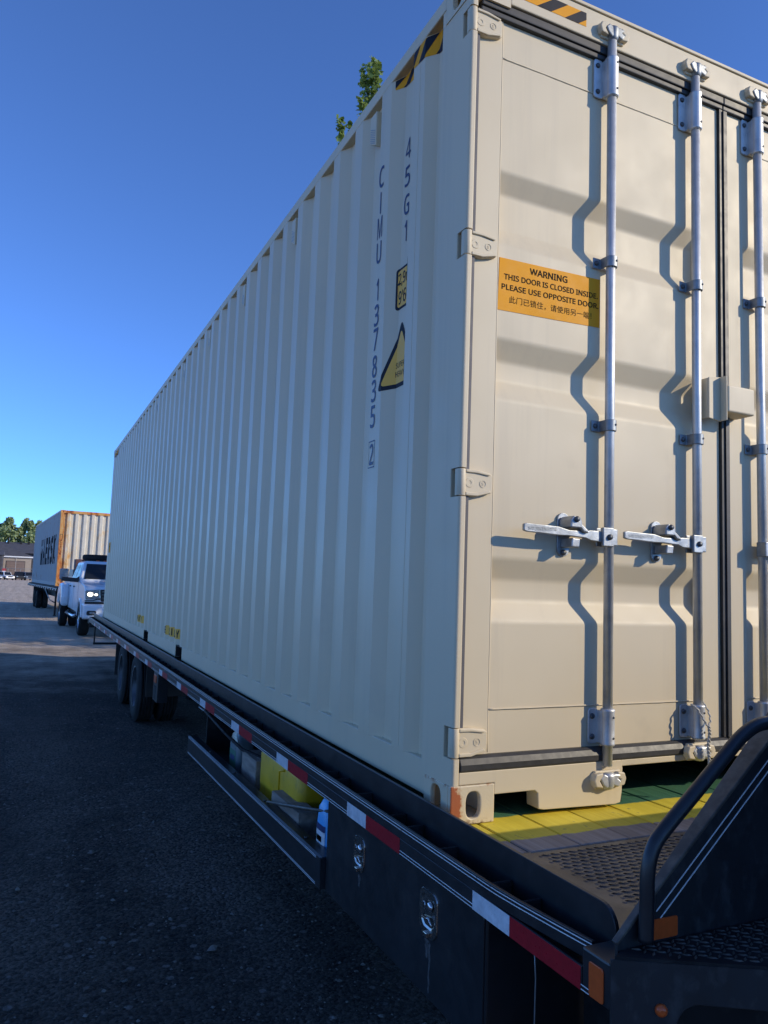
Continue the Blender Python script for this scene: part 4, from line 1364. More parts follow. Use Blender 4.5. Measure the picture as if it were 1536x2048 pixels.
mb = MB(); mb.box(0.44, 0.45, 0.76, 3.4, -0.47, -0.11); mb.build('tray_back', 'black_dull', trl)
mb = MB(); mb.box(0.0, 0.44, 3.38, 3.40, -0.52, -0.11); mb.build('tray_end', 'black_dull', trl)
for z in (-0.3285, -0.3345, -0.4275, -0.4335):
    mb = MB(); shear_box(mb, -0.1299, -0.1291, 0.80, 3.36, z - 0.0009, z + 0.0009); mb.build('pinstripe', 'stripe', trl)
for y in (1.0, 1.6, 2.2, 2.8):
    mb = MB(); mb.cyl((-0.10, y, tz(y, -0.3215)), (-0.10, y, tz(y, -0.317)), 0.008, 10); mb.build('bolt', 'bolt', trl)
# hooks and strap
mb = MB(); mb.tube([(-0.085, 3.15, -0.10), (-0.10, 3.17, -0.112), (-0.115, 3.14, -0.122), (-0.105, 3.02, -0.128), (-0.08, 2.96, -0.13)], 0.0045, 8); mb.build('tie_hook', 'galv_dark', trl)
mb = MB(); mb.tube([(-0.10, 3.02, -0.128), (-0.06, 2.6, -0.20), (-0.02, 2.35, -0.245), (0.02, 2.2, -0.25), (0.06, 2.05, -0.25)], 0.010, 8); mb.build('cable', 'black_dull', trl)
mb = MB(); mb.tube([(-0.098, 1.565, tz(1.56, -0.318)), (-0.09, 1.35, -0.285), (-0.07, 1.05, -0.225), (-0.05, 0.80, -0.172)], [0.006, 0.008, 0.008, 0.006], 8); mb.build('bungee_strap', 'black_edge', trl)
mb = MB(); mb.tube([(-0.05, 0.80, -0.172), (-0.06, 0.775, -0.168), (-0.065, 0.765, -0.160)], 0.004, 8); mb.build('strap_hook', 'galv', trl)

# wheels: two axles, dual tyres both sides
def wheel(xo, y, side):
    r = 0.388; wdt = 0.205
    s = 1 if side == 'L' else -1
    zc = gz(y) + r - 0.004
    mb = MB()
    prof = [(0.012, 0.215), (0.0, 0.245), (-0.002, 0.29), (0.004, 0.335), (0.018, 0.368), (0.030, 0.379)]
    n = 5; x = 0.030
    gw = 0.010; rw = (wdt - 0.06 - (n - 1) * gw) / n
    for i in range(n):
        prof += [(x, 0.3805 + 0.007 * sin(pi * (x - 0.03) / (wdt - 0.06))), (x + rw, 0.3805 + 0.007 * sin(pi * (x + rw - 0.03) / (wdt - 0.06)))]
        x += rw
        if i < n - 1:
            prof += [(x + 0.0015, 0.368), (x + gw - 0.0015, 0.368)]
            x += gw
    prof += [(wdt - 0.030, 0.379), (wdt - 0.018, 0.368), (wdt - 0.004, 0.335), (wdt + 0.002, 0.29), (wdt, 0.245), (wdt - 0.012, 0.215)]
    mb.lathe([(o * s, q) for o, q in prof], (xo, y, zc), 0, 56, True, close=True)
    wh = mb.build('tyre', 'tyre', trl, fixn=True)
    mb = MB()
    rp = [(0.008, 0.216), (0.004, 0.228), (0.010, 0.222), (0.030, 0.20), (0.085, 0.19), (0.105, 0.165), (0.118, 0.08), (0.10, 0.06), (0.06, 0.055), (0.055, 0.03), (0.055, 0.0005)]
    mb.lathe([(o * s, q) for o, q in rp], (xo, y, zc), 0, 40, True, close=True)
    mb.build('wheel_rim', 'rim', wh, fixn=True)
    return wh
AX = (6.95, 8.28)
for y in AX:
    for xo, sd in ((-0.045, 'L'), (0.195, 'L'), (2.485, 'R'), (2.245, 'R')):
        wheel(xo, y, sd)
    mb = MB(); mb.cyl((0.12, y, gz(y) + 0.38), (2.32, y, gz(y) + 0.38), 0.06, 14); mb.build('axle', 'black_dull', trl)
mb = MB(); mb.box(0.45, 0.62, 6.3, 8.9, -0.56, -0.42); mb.box(1.82, 1.99, 6.3, 8.9, -0.56, -0.42); tag(mb.build('suspension', 'black_dull', trl), kind='stuff')
# bracket with a marker lamp in front of the wheels
mb = MB()
mb.box(-0.118, -0.112, 4.86, 5.10, -0.355, -0.0955); mb.box(-0.1119, -0.03, 4.86, 4.866, -0.355, -0.0955)
mb.build('lamp_bracket', 'black', trl, bevel=0.002)
mb = MB(); mb.prism(rrect(4.93, 5.06, -0.195, -0.125, 0.012), 0, -0.124, -0.1182); mb.build('marker_lamp', 'amber', trl, bevel=0.003)
mb = MB(); mb.prism(rrect(4.92, 5.06, -0.34, -0.22, 0.01), 0, -0.1186, -0.1181); mb.build('bracket_opening', 'black_dull', trl)
# rear: mud flaps, bumper frame
mb = MB(); mb.box(-0.02, 0.45, 9.15, 9.16, -0.62, -0.11); mb.build('mud_flap', 'rubber', trl)
mb = MB(); mb.box(-0.02, 0.40, 6.2, 6.21, -0.50, -0.11); mb.build('mud_flap', 'rubber', trl)
mb = MB(); mb.box(-0.12, 2.56, YE, YE + 0.02, -0.20, -0.003); mb.build('rear_beam', 'black', trl, bevel=0.003)
for x in (-0.03, 0.9, 1.5, 2.43):
    mb = MB(); mb.box(x, x + 0.025, YE - 0.06, YE - 0.025, -0.46, -0.05); mb.build('bumper_post', 'black', trl)
mb = MB(); mb.box(-0.035, 2.48, YE - 0.065, YE - 0.02, -0.50, -0.4605); mb.build('rear_bumper', 'black', trl, bevel=0.004)

# front of the deck: raised head board, V-shaped nose panel with a step, hand rail, neck
def hbz(x): return 0.105 + 0.83 * x
mb = MB()
top = [(-0.1, hbz(-0.1)), (0.46, hbz(0.46)), (0.50, 0.505), (1.94, 0.505), (1.98, hbz(0.46)), (2.54, hbz(-0.1))]
mb.prism([(-0.1, -0.02)] + top + [(2.54, -0.02)], 1, -0.845, -0.837)
hb = mb.build('head_board', 'black_dusty', trl)
# folded flange along its top, towards the deck
mb = MB()
rings = []
for i, (x, z) in enumerate(top):
    a = Vector(top[max(0, i - 1)]); b = Vector(top[min(len(top) - 1, i + 1)]); d = (b - a).normalized(); nn = Vector((-d.y, d.x)) * 0.008
    yb = -0.832 + 0.075 * min(0.6, max(0.0, min(x, 2.44 - x) + 0.1))
    rings.append([(x, -0.8465, z), (x, yb, z), (x + nn.x, yb, z + nn.y), (x + nn.x, -0.8465, z + nn.y)])
mb.loft(rings)
mb.build('head_board_flange', 'black_edge', trl, bevel=0.002, fixn=True)
for off in (0.0, 0.022):
    mb = MB()
    p0 = (0.004 + off * 0.5, hbz(0.004) - 0.034 - off * 0.7); p1 = (0.45, hbz(0.45) - 0.034 - off * 1.1)
    d = (Vector(p1) - Vector(p0)).normalized(); nn = Vector((-d.y, d.x)) * 0.0012
    mb.prism([(p0[0] - nn.x, p0[1] - nn.y), (p1[0] - nn.x, p1[1] - nn.y), (p1[0] + nn.x, p1[1] + nn.y), (p0[0] + nn.x, p0[1] + nn.y)], 1, -0.8462, -0.8452)
    mb.build('pinstripe', 'stripe', trl)
mb = MB(); mb.prism(rrect(-0.008, 0.062, 0.0185, 0.0595, 0.005), 1, -0.8485, -0.8452); mb.build('front_reflector', 'amber', trl, bevel=0.001)
# hand rail
def smooth_path(pts, n=6):
    out = []
    P = [Vector(q) for q in pts]
    for i in range(len(P) - 1):
        p0, p1, p2, p3 = P[max(i - 1, 0)], P[i], P[i + 1], P[min(i + 2, len(P) - 1)]
        for k in range(n):
            t = k / n
            out.append(0.5 * ((2 * p1) + (p2 - p0) * t + (2 * p0 - 5 * p1 + 4 * p2 - p3) * t * t + (3 * p1 - 3 * p2 + p3 - p0) * t ** 3))
    out.append(P[-1]); return out
mb = MB()
mb.tube(smooth_path([(-0.045, -0.866, 0.03), (-0.042, -0.866, 0.10), (-0.040, -0.866, 0.165), (-0.028, -0.866, 0.206), (0.0, -0.866, 0.240), (0.10, -0.866, 0.318), (0.20, -0.866, 0.397), (0.232, -0.866, 0.421), (0.268, -0.866, 0.440), (0.31, -0.866, 0.450), (0.40, -0.866, 0.452), (0.50, -0.866, 0.452), (0.55, -0.866, 0.43), (0.565, -0.866, 0.38), (0.565, -0.866, 0.02)]), 0.0152, 16)
mb.build('hand_rail', 'black', trl)
# nose panel: plane from the corner towards the neck
nd_ = Vector((1, -0.55)).normalized()
def NP(s_, z, o=0.0): return (-0.128 + nd_.x * s_ + nd_.y * -o * -1, -0.857 + nd_.y * s_ - nd_.x * o, z)
def npanel(mb, poly, o0, o1):
    n = len(poly)
    mb.add([NP(a, b, o0) for a, b in poly] + [NP(a, b, o1) for a, b in poly], [tuple(range(n)), tuple(range(2 * n - 1, n - 1, -1))] + [(i, n + i, n + (i + 1) % n, (i + 1) % n) for i in range(n)])
mb = MB()
cut = [(0.0, 0.006), (0.0, -0.42), (0.13, -0.42)] + [(0.13 + 0.045 - 0.045 * cos(radians(a)), -0.115 + 0.045 * sin(radians(a))) for a in range(0, 91, 15)] + [(0.90, -0.085), (0.90, 0.006)]
npanel(mb, cut, 0.0, -0.008)
mb.build('nose_panel', 'black_dusty', trl, fixn=True, bevel=0.0015, seg=1)
mb = MB(); npanel(mb, [(0.10, -0.42), (0.10, -0.05), (0.90, -0.06), (0.90, -0.42)], -0.10, -0.108); mb.build('nose_backing', 'black_dull', trl, fixn=True)
mb = MB(); c = NP(0.098, -0.083, 0.0)
rings = []
for o, r in ((0.0, 0.0125), (0.005, 0.012), (0.009, 0.009), (0.011, 0.004)):
    rings.append([tuple(Vector((c[0] + nd_.x * r * cos(2 * pi * k / 18) - 0.48 * o * 1.0, c[1] + nd_.y * r * cos(2 * pi * k / 18) - nd_.x * o, c[2] + r * sin(2 * pi * k / 18)))) for k in range(18)])
mb.loft(rings, True); mb.build('round_marker_lamp', 'amber', trl, fixn=True)
mb = MB()
stp = [(-0.09, -0.8465), (-0.128 + 0.905 * nd_.x, -0.8465), (-0.128 + 0.905 * nd_.x, -0.857 + 0.905 * nd_.y - 0.002), (-0.122, -0.862)]
mb.prism(stp, 2, 0.0065, 0.0125)
st = mb.build('step', 'black_dull', trl)
mb = MB(); pv, pf = [], []
for j in range(26):
    for i in range(40):
        x = -0.06 + i * 0.020 + (0.010 if j % 2 else 0); y = -0.855 - j * 0.014
        ex = (y + 0.857) / (-0.55) - 0.10
        if x < ex or x > 0.62: continue
        a = radians(35 if (i + j) % 2 else -35)
        L, w_ = 0.0115, 0.0032; o = len(pv)
        ca, sa = cos(a), sin(a)
        T = lambda u, v, z: (x + u * ca - v * sa, y + u * sa + v * ca, z)
        pv += [T(-L, 0, 0.0124), T(0, w_, 0.0124), T(L, 0, 0.0124), T(0, -w_, 0.0124), T(-L * 0.5, 0, 0.0152), T(L * 0.5, 0, 0.0152)]
        pf += [(o, o + 3, o + 5, o + 4), (o + 3, o + 2, o + 5), (o, o + 4, o + 5, o + 1), (o + 1, o + 5, o + 2)]
mb.add(pv, pf); tag(mb.build('step_lugs', 'black_edge', st), kind='stuff')
# the gooseneck rises just outside the picture, outline shaped to shade the head board
mb = MB()
mb.prism([(-0.86, -0.40), (-0.86, 0.505), (-1.9, 1.30), (-3.9, 1.30), (-3.9, 0.95), (-2.0, 0.92), (-1.5, -0.40)], 0, 0.62, 1.82)
mb.build('gooseneck', 'black', trl, bevel=0.02)
mb = MB(); mb.cyl((1.22, -3.6, 0.95), (1.22, -3.6, 0.35), 0.06, 16); mb.build('coupler', 'black_dull', trl)
for x in (0.45, 1.95):
    mb = MB(); mb.box(x - 0.05, x + 0.05, -1.52, -1.42, gz(0) + 0.02, 0.55); mb.box(x - 0.09, x + 0.09, -1.56, -1.38, gz(0), gz(0) + 0.02); mb.build('landing_leg', 'black', trl)

# things lying in the tray
def block(x0, x1, y0, y1, z1, label):
    zb = tz((y0 + y1) / 2, -0.4395)
    mb = MB(); mb.box(x0, x1, y0, y1, zb, z1)
    o = mb.build('wooden_block', 'block', None, bevel=0.004, seg=1)
    return tag(o, label, 'wooden block', 'wooden blocks in the side tray')
block(-0.02, 0.14, 2.06, 2.35, -0.25, 'grey wooden block standing behind the yellow jerry can, rear one of the two blocks')
block(-0.065, 0.030, 1.205, 1.61, -0.288, 'grey wooden block lying between the yellow jerry can and the blue jug, front block')
def jerry(x0, x1, y0, y1, z0, z1):
    t = thing('jerry_can', ((x0 + x1) / 2, (y0 + y1) / 2, z0), 'yellow plastic jerry can standing in the side tray between two wooden blocks', 'jerry can')
    mb = MB()
    body = rrect(x0, x1, y0, y1, 0.045, 6)
    cx, cy = (x0 + x1) / 2, (y0 + y1) / 2
    rings = []
    for z, s_ in ((z0, 0.94), (z0 + 0.012, 1.0), (z0 + 0.07, 1.0), (z0 + 0.075, 0.985), (z0 + 0.09, 0.985), (z0 + 0.095, 1.0), (z1 - 0.05, 1.0), (z1 - 0.015, 0.93), (z1, 0.80)):
        rings.append([(cx + (a - cx) * s_, cy + (b - cy) * s_, z) for a, b in body])
    mb.loft(rings, True)
    mb.build('can_body', 'jug_y', t)
    mb = MB(); mb.tube(smooth_path([(cx, y0 + 0.10, z1 - 0.005), (cx, y0 + 0.11, z1 + 0.035), (cx, cy, z1 + 0.045), (cx, y1 - 0.11, z1 + 0.035), (cx, y1 - 0.10, z1 - 0.005)]), 0.012, 8); mb.build('handle', 'jug_y', t)
    mb = MB(); mb.lathe([(0, 0.025), (0.03, 0.025), (0.032, 0.0005)], (cx, y0 + 0.06, z1 - 0.004), 2, 16); mb.build('cap', 'trim', t)
    mb = MB(); mb.tube([(x0 - 0.001, y0 + 0.30, z0 + 0.05), (x0 - 0.001, y0 + 0.30, z1 - 0.07), (x0 - 0.001, y0 + 0.22, z1 - 0.05)], 0.006, 8); mb.build('moulded_rib', 'jug_y', t)
jerry(-0.012, 0.19, 1.36, 2.03, -0.450, -0.140)
t = thing('blue_jug', (-0.012, 0.925, -0.442), 'light blue plastic jug with dark label at the front end of the side tray', 'jug')
mb = MB(); rings = []
for z, s_ in ((-0.441, 0.88), (-0.43, 1.0), (-0.35, 0.99), (-0.24, 0.97), (-0.19, 0.9), (-0.155, 0.6), (-0.14, 0.3)):
    rings.append([(-0.012 + (a) * s_, 0.925 + b * s_, z) for a, b in rrect(-0.058, 0.058, -0.075, 0.075, 0.05, 6)])
mb.loft(rings, True); mb.build('jug_body', 'jug_b', t)
mb = MB(); mb.lathe([(0, 0.02), (0.02, 0.02), (0.021, 0.0005)], (-0.012, 0.925, -0.142), 2, 14); mb.build('cap', 'label_w', t)
def jlabel(z0, z1, mat, a0, a1, name='label'):
    mb = MB(); n = 12; vs = []
    full = rrect(-0.0587, 0.0587, -0.0757, 0.0757, 0.0505, 10)
    pts = [q for q in full if q[0] < -0.004]
    pts = sorted(pts, key=lambda q: q[1])
    i0, i1 = int(a0 * (len(pts) - 1)), int(a1 * (len(pts) - 1))
    pts = pts[i0:i1 + 1]
    for x, y in pts:
        vs += [(x - 0.012, 0.925 + y, z0), (x - 0.012, 0.925 + y, z1)]
    mb.add(vs, [(2 * i, 2 * i + 1, 2 * i + 3, 2 * i + 2) for i in range(len(pts) - 1)], True); mb.build(name, mat, t)
jlabel(-0.375, -0.332, 'label_d', 0.35, 0.98); jlabel(-0.331, -0.275, 'label_w', 0.35, 0.98); jlabel(-0.274, -0.25, 'label_d', 0.35, 0.98); jlabel(-0.318, -0.295, 'label_g', 0.5, 0.9, 'label_print')
t = thing('oil_jug', (0.06, 2.62, -0.46), 'pale plastic oil jug with green label behind the yellow jerry can', 'jug')
mb = MB(); rings = []
for z, s_ in ((-0.458, 0.9), (-0.45, 1.0), (-0.27, 1.0), (-0.21, 0.85), (-0.17, 0.4), (-0.15, 0.3)):
    rings.append([(0.04 + a * s_, 2.58 + b * s_, z) for a, b in rrect(-0.055, 0.055, -0.10, 0.10, 0.03, 4)])
mb.loft(rings, True); mb.build('jug_body', 'jug_c', t)
mb = MB(); mb.box(-0.0165, -0.0155, 2.51, 2.65, -0.42, -0.29); mb.build('label', 'label_g', t)
mb = MB(); mb.box(-0.0175, -0.0166, 2.53, 2.63, -0.35, -0.32); mb.build('label_print', 'label_d', t)

# the twisted seal wire hanging on a locking bar
X2 = 1.047
sw = thing('seal_wire', (X2 + 0.008, -0.045, 0.10), 'twisted grey seal wire hanging from the foot of the second locking bar', 'wire')
def strand(pts, ph, r, tr, turns):
    P_ = smooth_path(pts, 14); out = []
    for i, q in enumerate(P_):
        u = i / (len(P_) - 1); a = ph + u * turns * 2 * pi
        out.append((q.x + r * cos(a), q.y + r * sin(a) * 0.8, q.z + r * 0.3 * sin(a)))
    mb = MB(); mb.tube(out, tr, 6); mb.build('wire_strand', 'twine', sw)
down = [(X2 + 0.008, -0.047, 0.268), (X2 + 0.012, -0.047, 0.235), (X2 + 0.006, -0.046, 0.195), (X2 + 0.010, -0.046, 0.155), (X2 + 0.008, -0.050, 0.125)]
strand(down, 0, 0.0040, 0.0034, 6); strand(down, pi, 0.0040, 0.0034, 6)
strand([(X2 - 0.030, YB + 0.005, 0.338), (X2 - 0.026, YB - 0.020, 0.325), (X2 - 0.012, YB - 0.034, 0.292), (X2 + 0.006, -0.046, 0.264)], 0, 0.0022, 0.0034, 5)
strand([(X2 + 0.031, YB + 0.005, 0.345), (X2 + 0.032, YB - 0.016, 0.318), (X2 + 0.026, YB - 0.032, 0.288), (X2 + 0.008, -0.047, 0.262)], 1, 0.0022, 0.0034, 5)
strand([(X2 + 0.008, -0.050, 0.128), (X2 - 0.004, -0.052, 0.112), (X2 + 0.002, -0.052, 0.096), (X2 + 0.014, -0.052, 0.096), (X2 + 0.020, -0.052, 0.112), (X2 + 0.010, -0.050, 0.128)], 0, 0.0010, 0.0034, 4)

# loose stones on the yard
def gravel():
    mb = MB(); rnd = random.Random(3)
    for k in range(5200):
        y = -0.6 + 9.0 * rnd.random() ** 1.6; x = -3.2 + 3.9 * rnd.random()
        if x > 0.0 and rnd.random() < 0.6: continue
        r = rnd.choice((0.0025, 0.003, 0.004, 0.005, 0.005, 0.007, 0.007, 0.010)) * rnd.uniform(0.8, 1.3)
        if k < 40: r = rnd.uniform(0.012, 0.022)
        if k % 3 == 0: x = -0.95 + 1.15 * rnd.random(); y = 0.6 + 3.6 * rnd.random()
        if k >= 40 and noise.noise((x * 1.1, y * 0.8, 4.0)) < -0.05 and rnd.random() < 0.6: continue
        if k == 0: x, y, r = -0.385, 1.335, 0.024
        if 900 < k < 960: x, y = -2.35 + rnd.gauss(0, 0.12), 6.1 + rnd.gauss(0, 0.22)
        z = ground_z(x, y) + r * 0.15
        sx, sy, sz = rnd.uniform(0.7, 1.3), rnd.uniform(0.7, 1.3), rnd.uniform(0.4, 0.8)
        a = rnd.random() * pi; vs = []
        for dx, dy, dz in ((1, 0, 0), (0.2, 0.9, 0.1), (-0.9, 0.3, 0), (-0.3, -0.9, 0.1), (0.1, 0.1, 1), (0, 0, -1)):
            dx *= rnd.uniform(0.8, 1.2) * sx; dy *= rnd.uniform(0.8, 1.2) * sy
            vs.append((x + r * (dx * cos(a) - dy * sin(a)), y + r * (dx * sin(a) + dy * cos(a)), z + r * dz * sz))
        mb.add(vs, [(0, 1, 4), (1, 2, 4), (2, 3, 4), (3, 0, 4), (1, 0, 5), (2, 1, 5), (3, 2, 5), (0, 3, 5)])
    o = mb.build('gravel', 'stone'); tag(o, 'loose pale gravel scattered on the dark yard beside the trailer', 'gravel', kind='stuff')
gravel()

# ================================================================== BACKGROUND
def xf(loc, rz, sc=(1, 1, 1)):
    c, s_ = cos(rz), sin(rz)
    def f(p):
        x, y, z = p[0] * sc[0], p[1] * sc[1], p[2] * sc[2]
        return (loc[0] + x * c - y * s_, loc[1] + x * s_ + y * c, loc[2] + z)
    return f
class LMB(MB):
    """mesh builder working in a thing's own axes"""
    def __init__(s, f):
        super().__init__(); s.fn = f
    def build(s, *a, **k):
        s.v = [s.fn(q) for q in s.v]
        return super().build(*a, **k)

def arch(cy, cz, r, a0, a1, n=10):
    return [(cy + r * cos(radians(a0 + (a1 - a0) * k / n)), cz + r * sin(radians(a0 + (a1 - a0) * k / n))) for k in range(n + 1)]

# ---- white pickup towing the second trailer
PK = (1.10, 18.30, gz(19) + 0.0)
f = xf(PK, radians(2.2), (1, 0.955, 1))
pk = thing('pickup_truck', PK, 'white dually pickup truck with one lit headlamp behind the far end of the beige container', 'pickup truck')
B = lambda: LMB(f)
FA, RA, WZ, WR = 1.02, 5.22, 0.415, 0.415
side = [(0.02, 0.74), (0.0, 0.86), (0.0, 0.93), (0.05, 1.20), (0.16, 1.27), (0.5, 1.315), (1.75, 1.40), (4.20, 1.42), (4.21, 1.47), (6.20, 1.50), (6.24, 0.74)] + \
       [(5.9, 0.66)] + arch(RA, WZ, 0.50, 30, 150)[0:] + [(4.5, 0.60), (1.75, 0.56)] + arch(FA, WZ, 0.49, 20, 160) + [(0.3, 0.66)]
m = B(); m.prism(side, 0, -0.955, 0.955); m.build('body', 'white_car', pk, bevel=0.055, seg=4)
# bonnet bulge
m = B(); m.loft([[(-0.5, 0.14, 1.24), (0.5, 0.14, 1.24), (0.42, 0.2, 1.30), (-0.42, 0.2, 1.30)], [(-0.5, 1.7, 1.37), (0.5, 1.7, 1.37), (0.42, 1.65, 1.44), (-0.42, 1.65, 1.44)]]); m.build('bonnet_bulge', 'white_car', pk, bevel=0.04, seg=3, fixn=True)
# cab
m = B()
def cab(z, y0, y1, hx): return [(-hx, y0, z), (hx, y0, z), (hx, y1, z), (-hx, y1, z)]
m.loft([cab(1.385, 1.72, 4.18, 0.935), cab(1.43, 1.80, 4.17, 0.93), cab(1.90, 2.46, 4.02, 0.79), cab(1.955, 2.62, 3.92, 0.74)])
cb = m.build('cab', 'white_car', pk, bevel=0.05, seg=4, fixn=True)
m = B(); m.add([(-0.82, 1.835, 1.455), (0.82, 1.835, 1.455), (0.715, 2.415, 1.865), (-0.715, 2.415, 1.865), (-0.82, 1.86, 1.45), (0.82, 1.86, 1.45), (0.715, 2.44, 1.86), (-0.715, 2.44, 1.86)], [(0, 1, 2, 3), (0, 4, 5, 1), (1, 5, 6, 2), (2, 6, 7, 3), (3, 7, 4, 0)])
for v in range(4): m.v[v] = (m.v[v][0], m.v[v][1] - 0.016, m.v[v][2] + 0.012)
m.build('windscreen', 'glass', cb)
for sx in (-1, 1):
    for pts in ([(2.02, 1.46), (2.98, 1.46), (2.98, 1.86), (2.52, 1.86)], [(3.06, 1.46), (3.95, 1.46), (3.86, 1.84), (3.06, 1.86)]):
        m = B(); vs = []
        for y, z in pts:
            xx = 0.93 - (z - 1.43) / 0.47 * 0.14
            vs.append((sx * (xx + 0.006), y, z))
        m.add(vs, [(0, 1, 2, 3) if sx > 0 else (3, 2, 1, 0)]); m.build('side_window', 'glass', cb)
    # doors: recessed seams drawn as thin dark gaps, and handles
    for y in (1.72, 3.02, 4.18):
        m = B(); m.box(sx * 0.9545 - 0.003, sx * 0.9545 + 0.003, y, y + 0.012, 0.62, 1.38); m.build('door_seam', 'trim', pk)
    for y in (2.80, 3.92):
        m = B(); m.box(sx * 0.965 - 0.018, sx * 0.965 + 0.018, y, y + 0.18, 1.22, 1.255); m.build('door_handle', 'trim', pk, bevel=0.008)
    # dual-wheel fender
    m = B()
    fl = [(4.42, 0.62)] + [(4.36, 0.9), (4.42, 1.14), (4.60, 1.27), (5.0, 1.32), (5.5, 1.30), (5.84, 1.18), (5.98, 0.95), (5.98, 0.66)] + arch(RA, WZ, 0.51, 30, 150)
    m.prism(fl, 0, *sorted((sx * 0.94, sx * 1.16))); m.build('rear_fender', 'white_car', pk, bevel=0.085, seg=4)
    m = B(); m.prism([(q[0], q[1]) for q in arch(FA, WZ, 0.545, 8, 172, 16)] + [(q[0], q[1]) for q in arch(FA, WZ, 0.47, 172, 8, 16)], 0, *sorted((sx * 0.93, sx * 0.985))); m.build('front_fender', 'white_car', pk, bevel=0.02, seg=2)
    # headlamp
    m = B(); m.prism([(sx * 0.58, 0.975), (sx * 0.93, 0.955), (sx * 0.955, 1.18), (sx * 0.60, 1.215)], 1, -0.018, 0.20); hl = m.build('headlamp', 'lamp_lens', pk, bevel=0.02, fixn=True)
    m = B(); m.ball((sx * 0.83, -0.022, 1.085), 0.056, 1.15, 0.25, 0.85, 14, 8); m.build('lamp_bulb', 'lamp_on' if sx < 0 else 'lamp_lens', hl)
    m = B(); m.ball((sx * 0.69, -0.020, 1.08), 0.030, 1.2, 0.25, 0.8, 12, 6); m.build('lamp_bulb', 'lamp_on' if sx < 0 else 'lamp_lens', hl)
    m = B(); m.prism([(sx * 0.585, 0.955), (sx * 0.66, 0.955), (sx * 0.74, 0.925), (sx * 0.95, 0.925), (sx * 0.95, 0.945), (sx * 0.75, 0.945), (sx * 0.67, 0.975), (sx * 0.585, 0.975)], 1, -0.024, 0.05); m.build('lamp_surround', 'trim', hl, fixn=True)
    # fog lamp in the bumper
    m = B(); m.prism(rrect(min(sx * 0.67, sx * 0.90), max(sx * 0.67, sx * 0.90), 0.565, 0.685, 0.04), 1, -0.118, -0.05); m.build('fog_lamp_recess', 'trim', pk, bevel=0.008)
    m = B(); m.prism(rrect(min(sx * 0.71, sx * 0.83), max(sx * 0.71, sx * 0.83), 0.60, 0.655, 0.015), 1, -0.1215, -0.1185); m.build('fog_lamp', 'lamp_lens', pk)
    # towing mirror folded out
    m = B(); m.prism([(sx * 0.93, 1.36), (sx * 1.36, 1.385), (sx * 1.38, 1.41), (sx * 1.36, 1.50), (sx * 1.0, 1.475), (sx * 0.93, 1.53)], 1, 1.86, 1.98); mr = m.build('mirror', 'trim', pk, bevel=0.02, fixn=True)
    m = B(); m.box(min(sx * 1.20, sx * 1.42), max(sx * 1.20, sx * 1.42), 1.99, 2.06, 1.42, 1.72); m.build('mirror_head', 'galv_dark', mr, bevel=0.025)
    # running board
    m = B(); m.tube([(sx * 0.96, 1.70, 0.50), (sx * 1.02, 1.85, 0.46), (sx * 1.02, 4.0, 0.46), (sx * 0.96, 4.15, 0.50)], 0.045, 10); m.build('running_board', 'chr', pk)
# bumper, grille
m = B(); m.prism([(-0.105, 0.50), (-0.115, 0.62), (-0.115, 0.80), (-0.06, 0.845), (0.40, 0.845), (0.40, 0.55), (0.0, 0.46)], 0, -0.985, 0.985); m.build('front_bumper', 'white_car', pk, bevel=0.04, seg=3)
m = B(); m.box(-0.95, 0.95, -0.03, 0.3, 0.848, 0.905); m.build('bumper_gap', 'trim', pk)
m = B(); m.prism([(-0.57, 0.91), (0.57, 0.91), (0.59, 1.21), (-0.59, 1.21)], 1, -0.02, 0.1); gr = m.build('grille', 'trim', pk, bevel=0.02)
for z in (0.99, 1.07, 1.15):
    m = B(); m.box(-0.55, 0.55, -0.028, -0.021, z, z + 0.02); m.build('grille_bar', 'chr', gr)
m = B(); m.prism([(0.03, 0.36), (-0.06, 0.45), (0.4, 0.45), (0.4, 0.36)], 0, -0.80, 0.80); m.build('air_dam', 'trim', pk)
for k in range(5):
    m = B(); m.box(-0.40 + 0.2 * k - 0.04, -0.40 + 0.2 * k + 0.04, 2.66, 2.76, 1.955, 1.985); m.build('roof_lamp', 'amber', cb, bevel=0.01)
def road_wheel(builder, parent, x0, x1, y, zc, r, rr, tmat='tyre', rmat='rim', name='wheel'):
    m = builder()
    wd = x1 - x0
    prof = [(0.02, rr), (0.0, rr + 0.03), (0.0, r - 0.06), (0.03, r - 0.008), (0.05, r), (wd - 0.05, r), (wd - 0.03, r - 0.008), (wd, r - 0.06), (wd, rr + 0.03), (wd - 0.02, rr)]
    m.lathe([(o + x0, q) for o, q in prof], (0, y, zc), 0, 36, True, close=True)
    t_ = m.build('tyre', tmat, parent, fixn=True)
    m = builder(); m.lathe([(x0 + 0.02, rr + 0.002), (x0 + 0.06, rr * 0.9), (x0 + 0.05, rr * 0.45), (x0 + 0.02, rr * 0.3), (x0 + 0.02, 0.001)] if x0 < 0 else [(x1 - 0.02, rr + 0.002), (x1 - 0.06, rr * 0.9), (x1 - 0.05, rr * 0.45), (x1 - 0.02, rr * 0.3), (x1 - 0.02, 0.001)], (0, y, zc), 0, 24, True, close=True)
    m.build('wheel_rim', rmat, t_, fixn=True)
for sx in (-1, 1):
    a = sorted((sx * 0.98, sx * 0.72)); road_wheel(B, pk, a[0], a[1], FA, WZ, WR, 0.25, rmat='chr')
    a = sorted((sx * 1.13, sx * 0.90)); road_wheel(B, pk, a[0], a[1], RA, WZ, WR, 0.25, rmat='chr')
    a = sorted((sx * 0.84, sx * 0.61)); road_wheel(B, pk, a[0], a[1], RA, WZ, WR, 0.25)
m = B(); m.box(-0.85, 0.85, 0.5, 6.0, 0.46, 0.70); m.build('chassis', 'black_dull', pk)
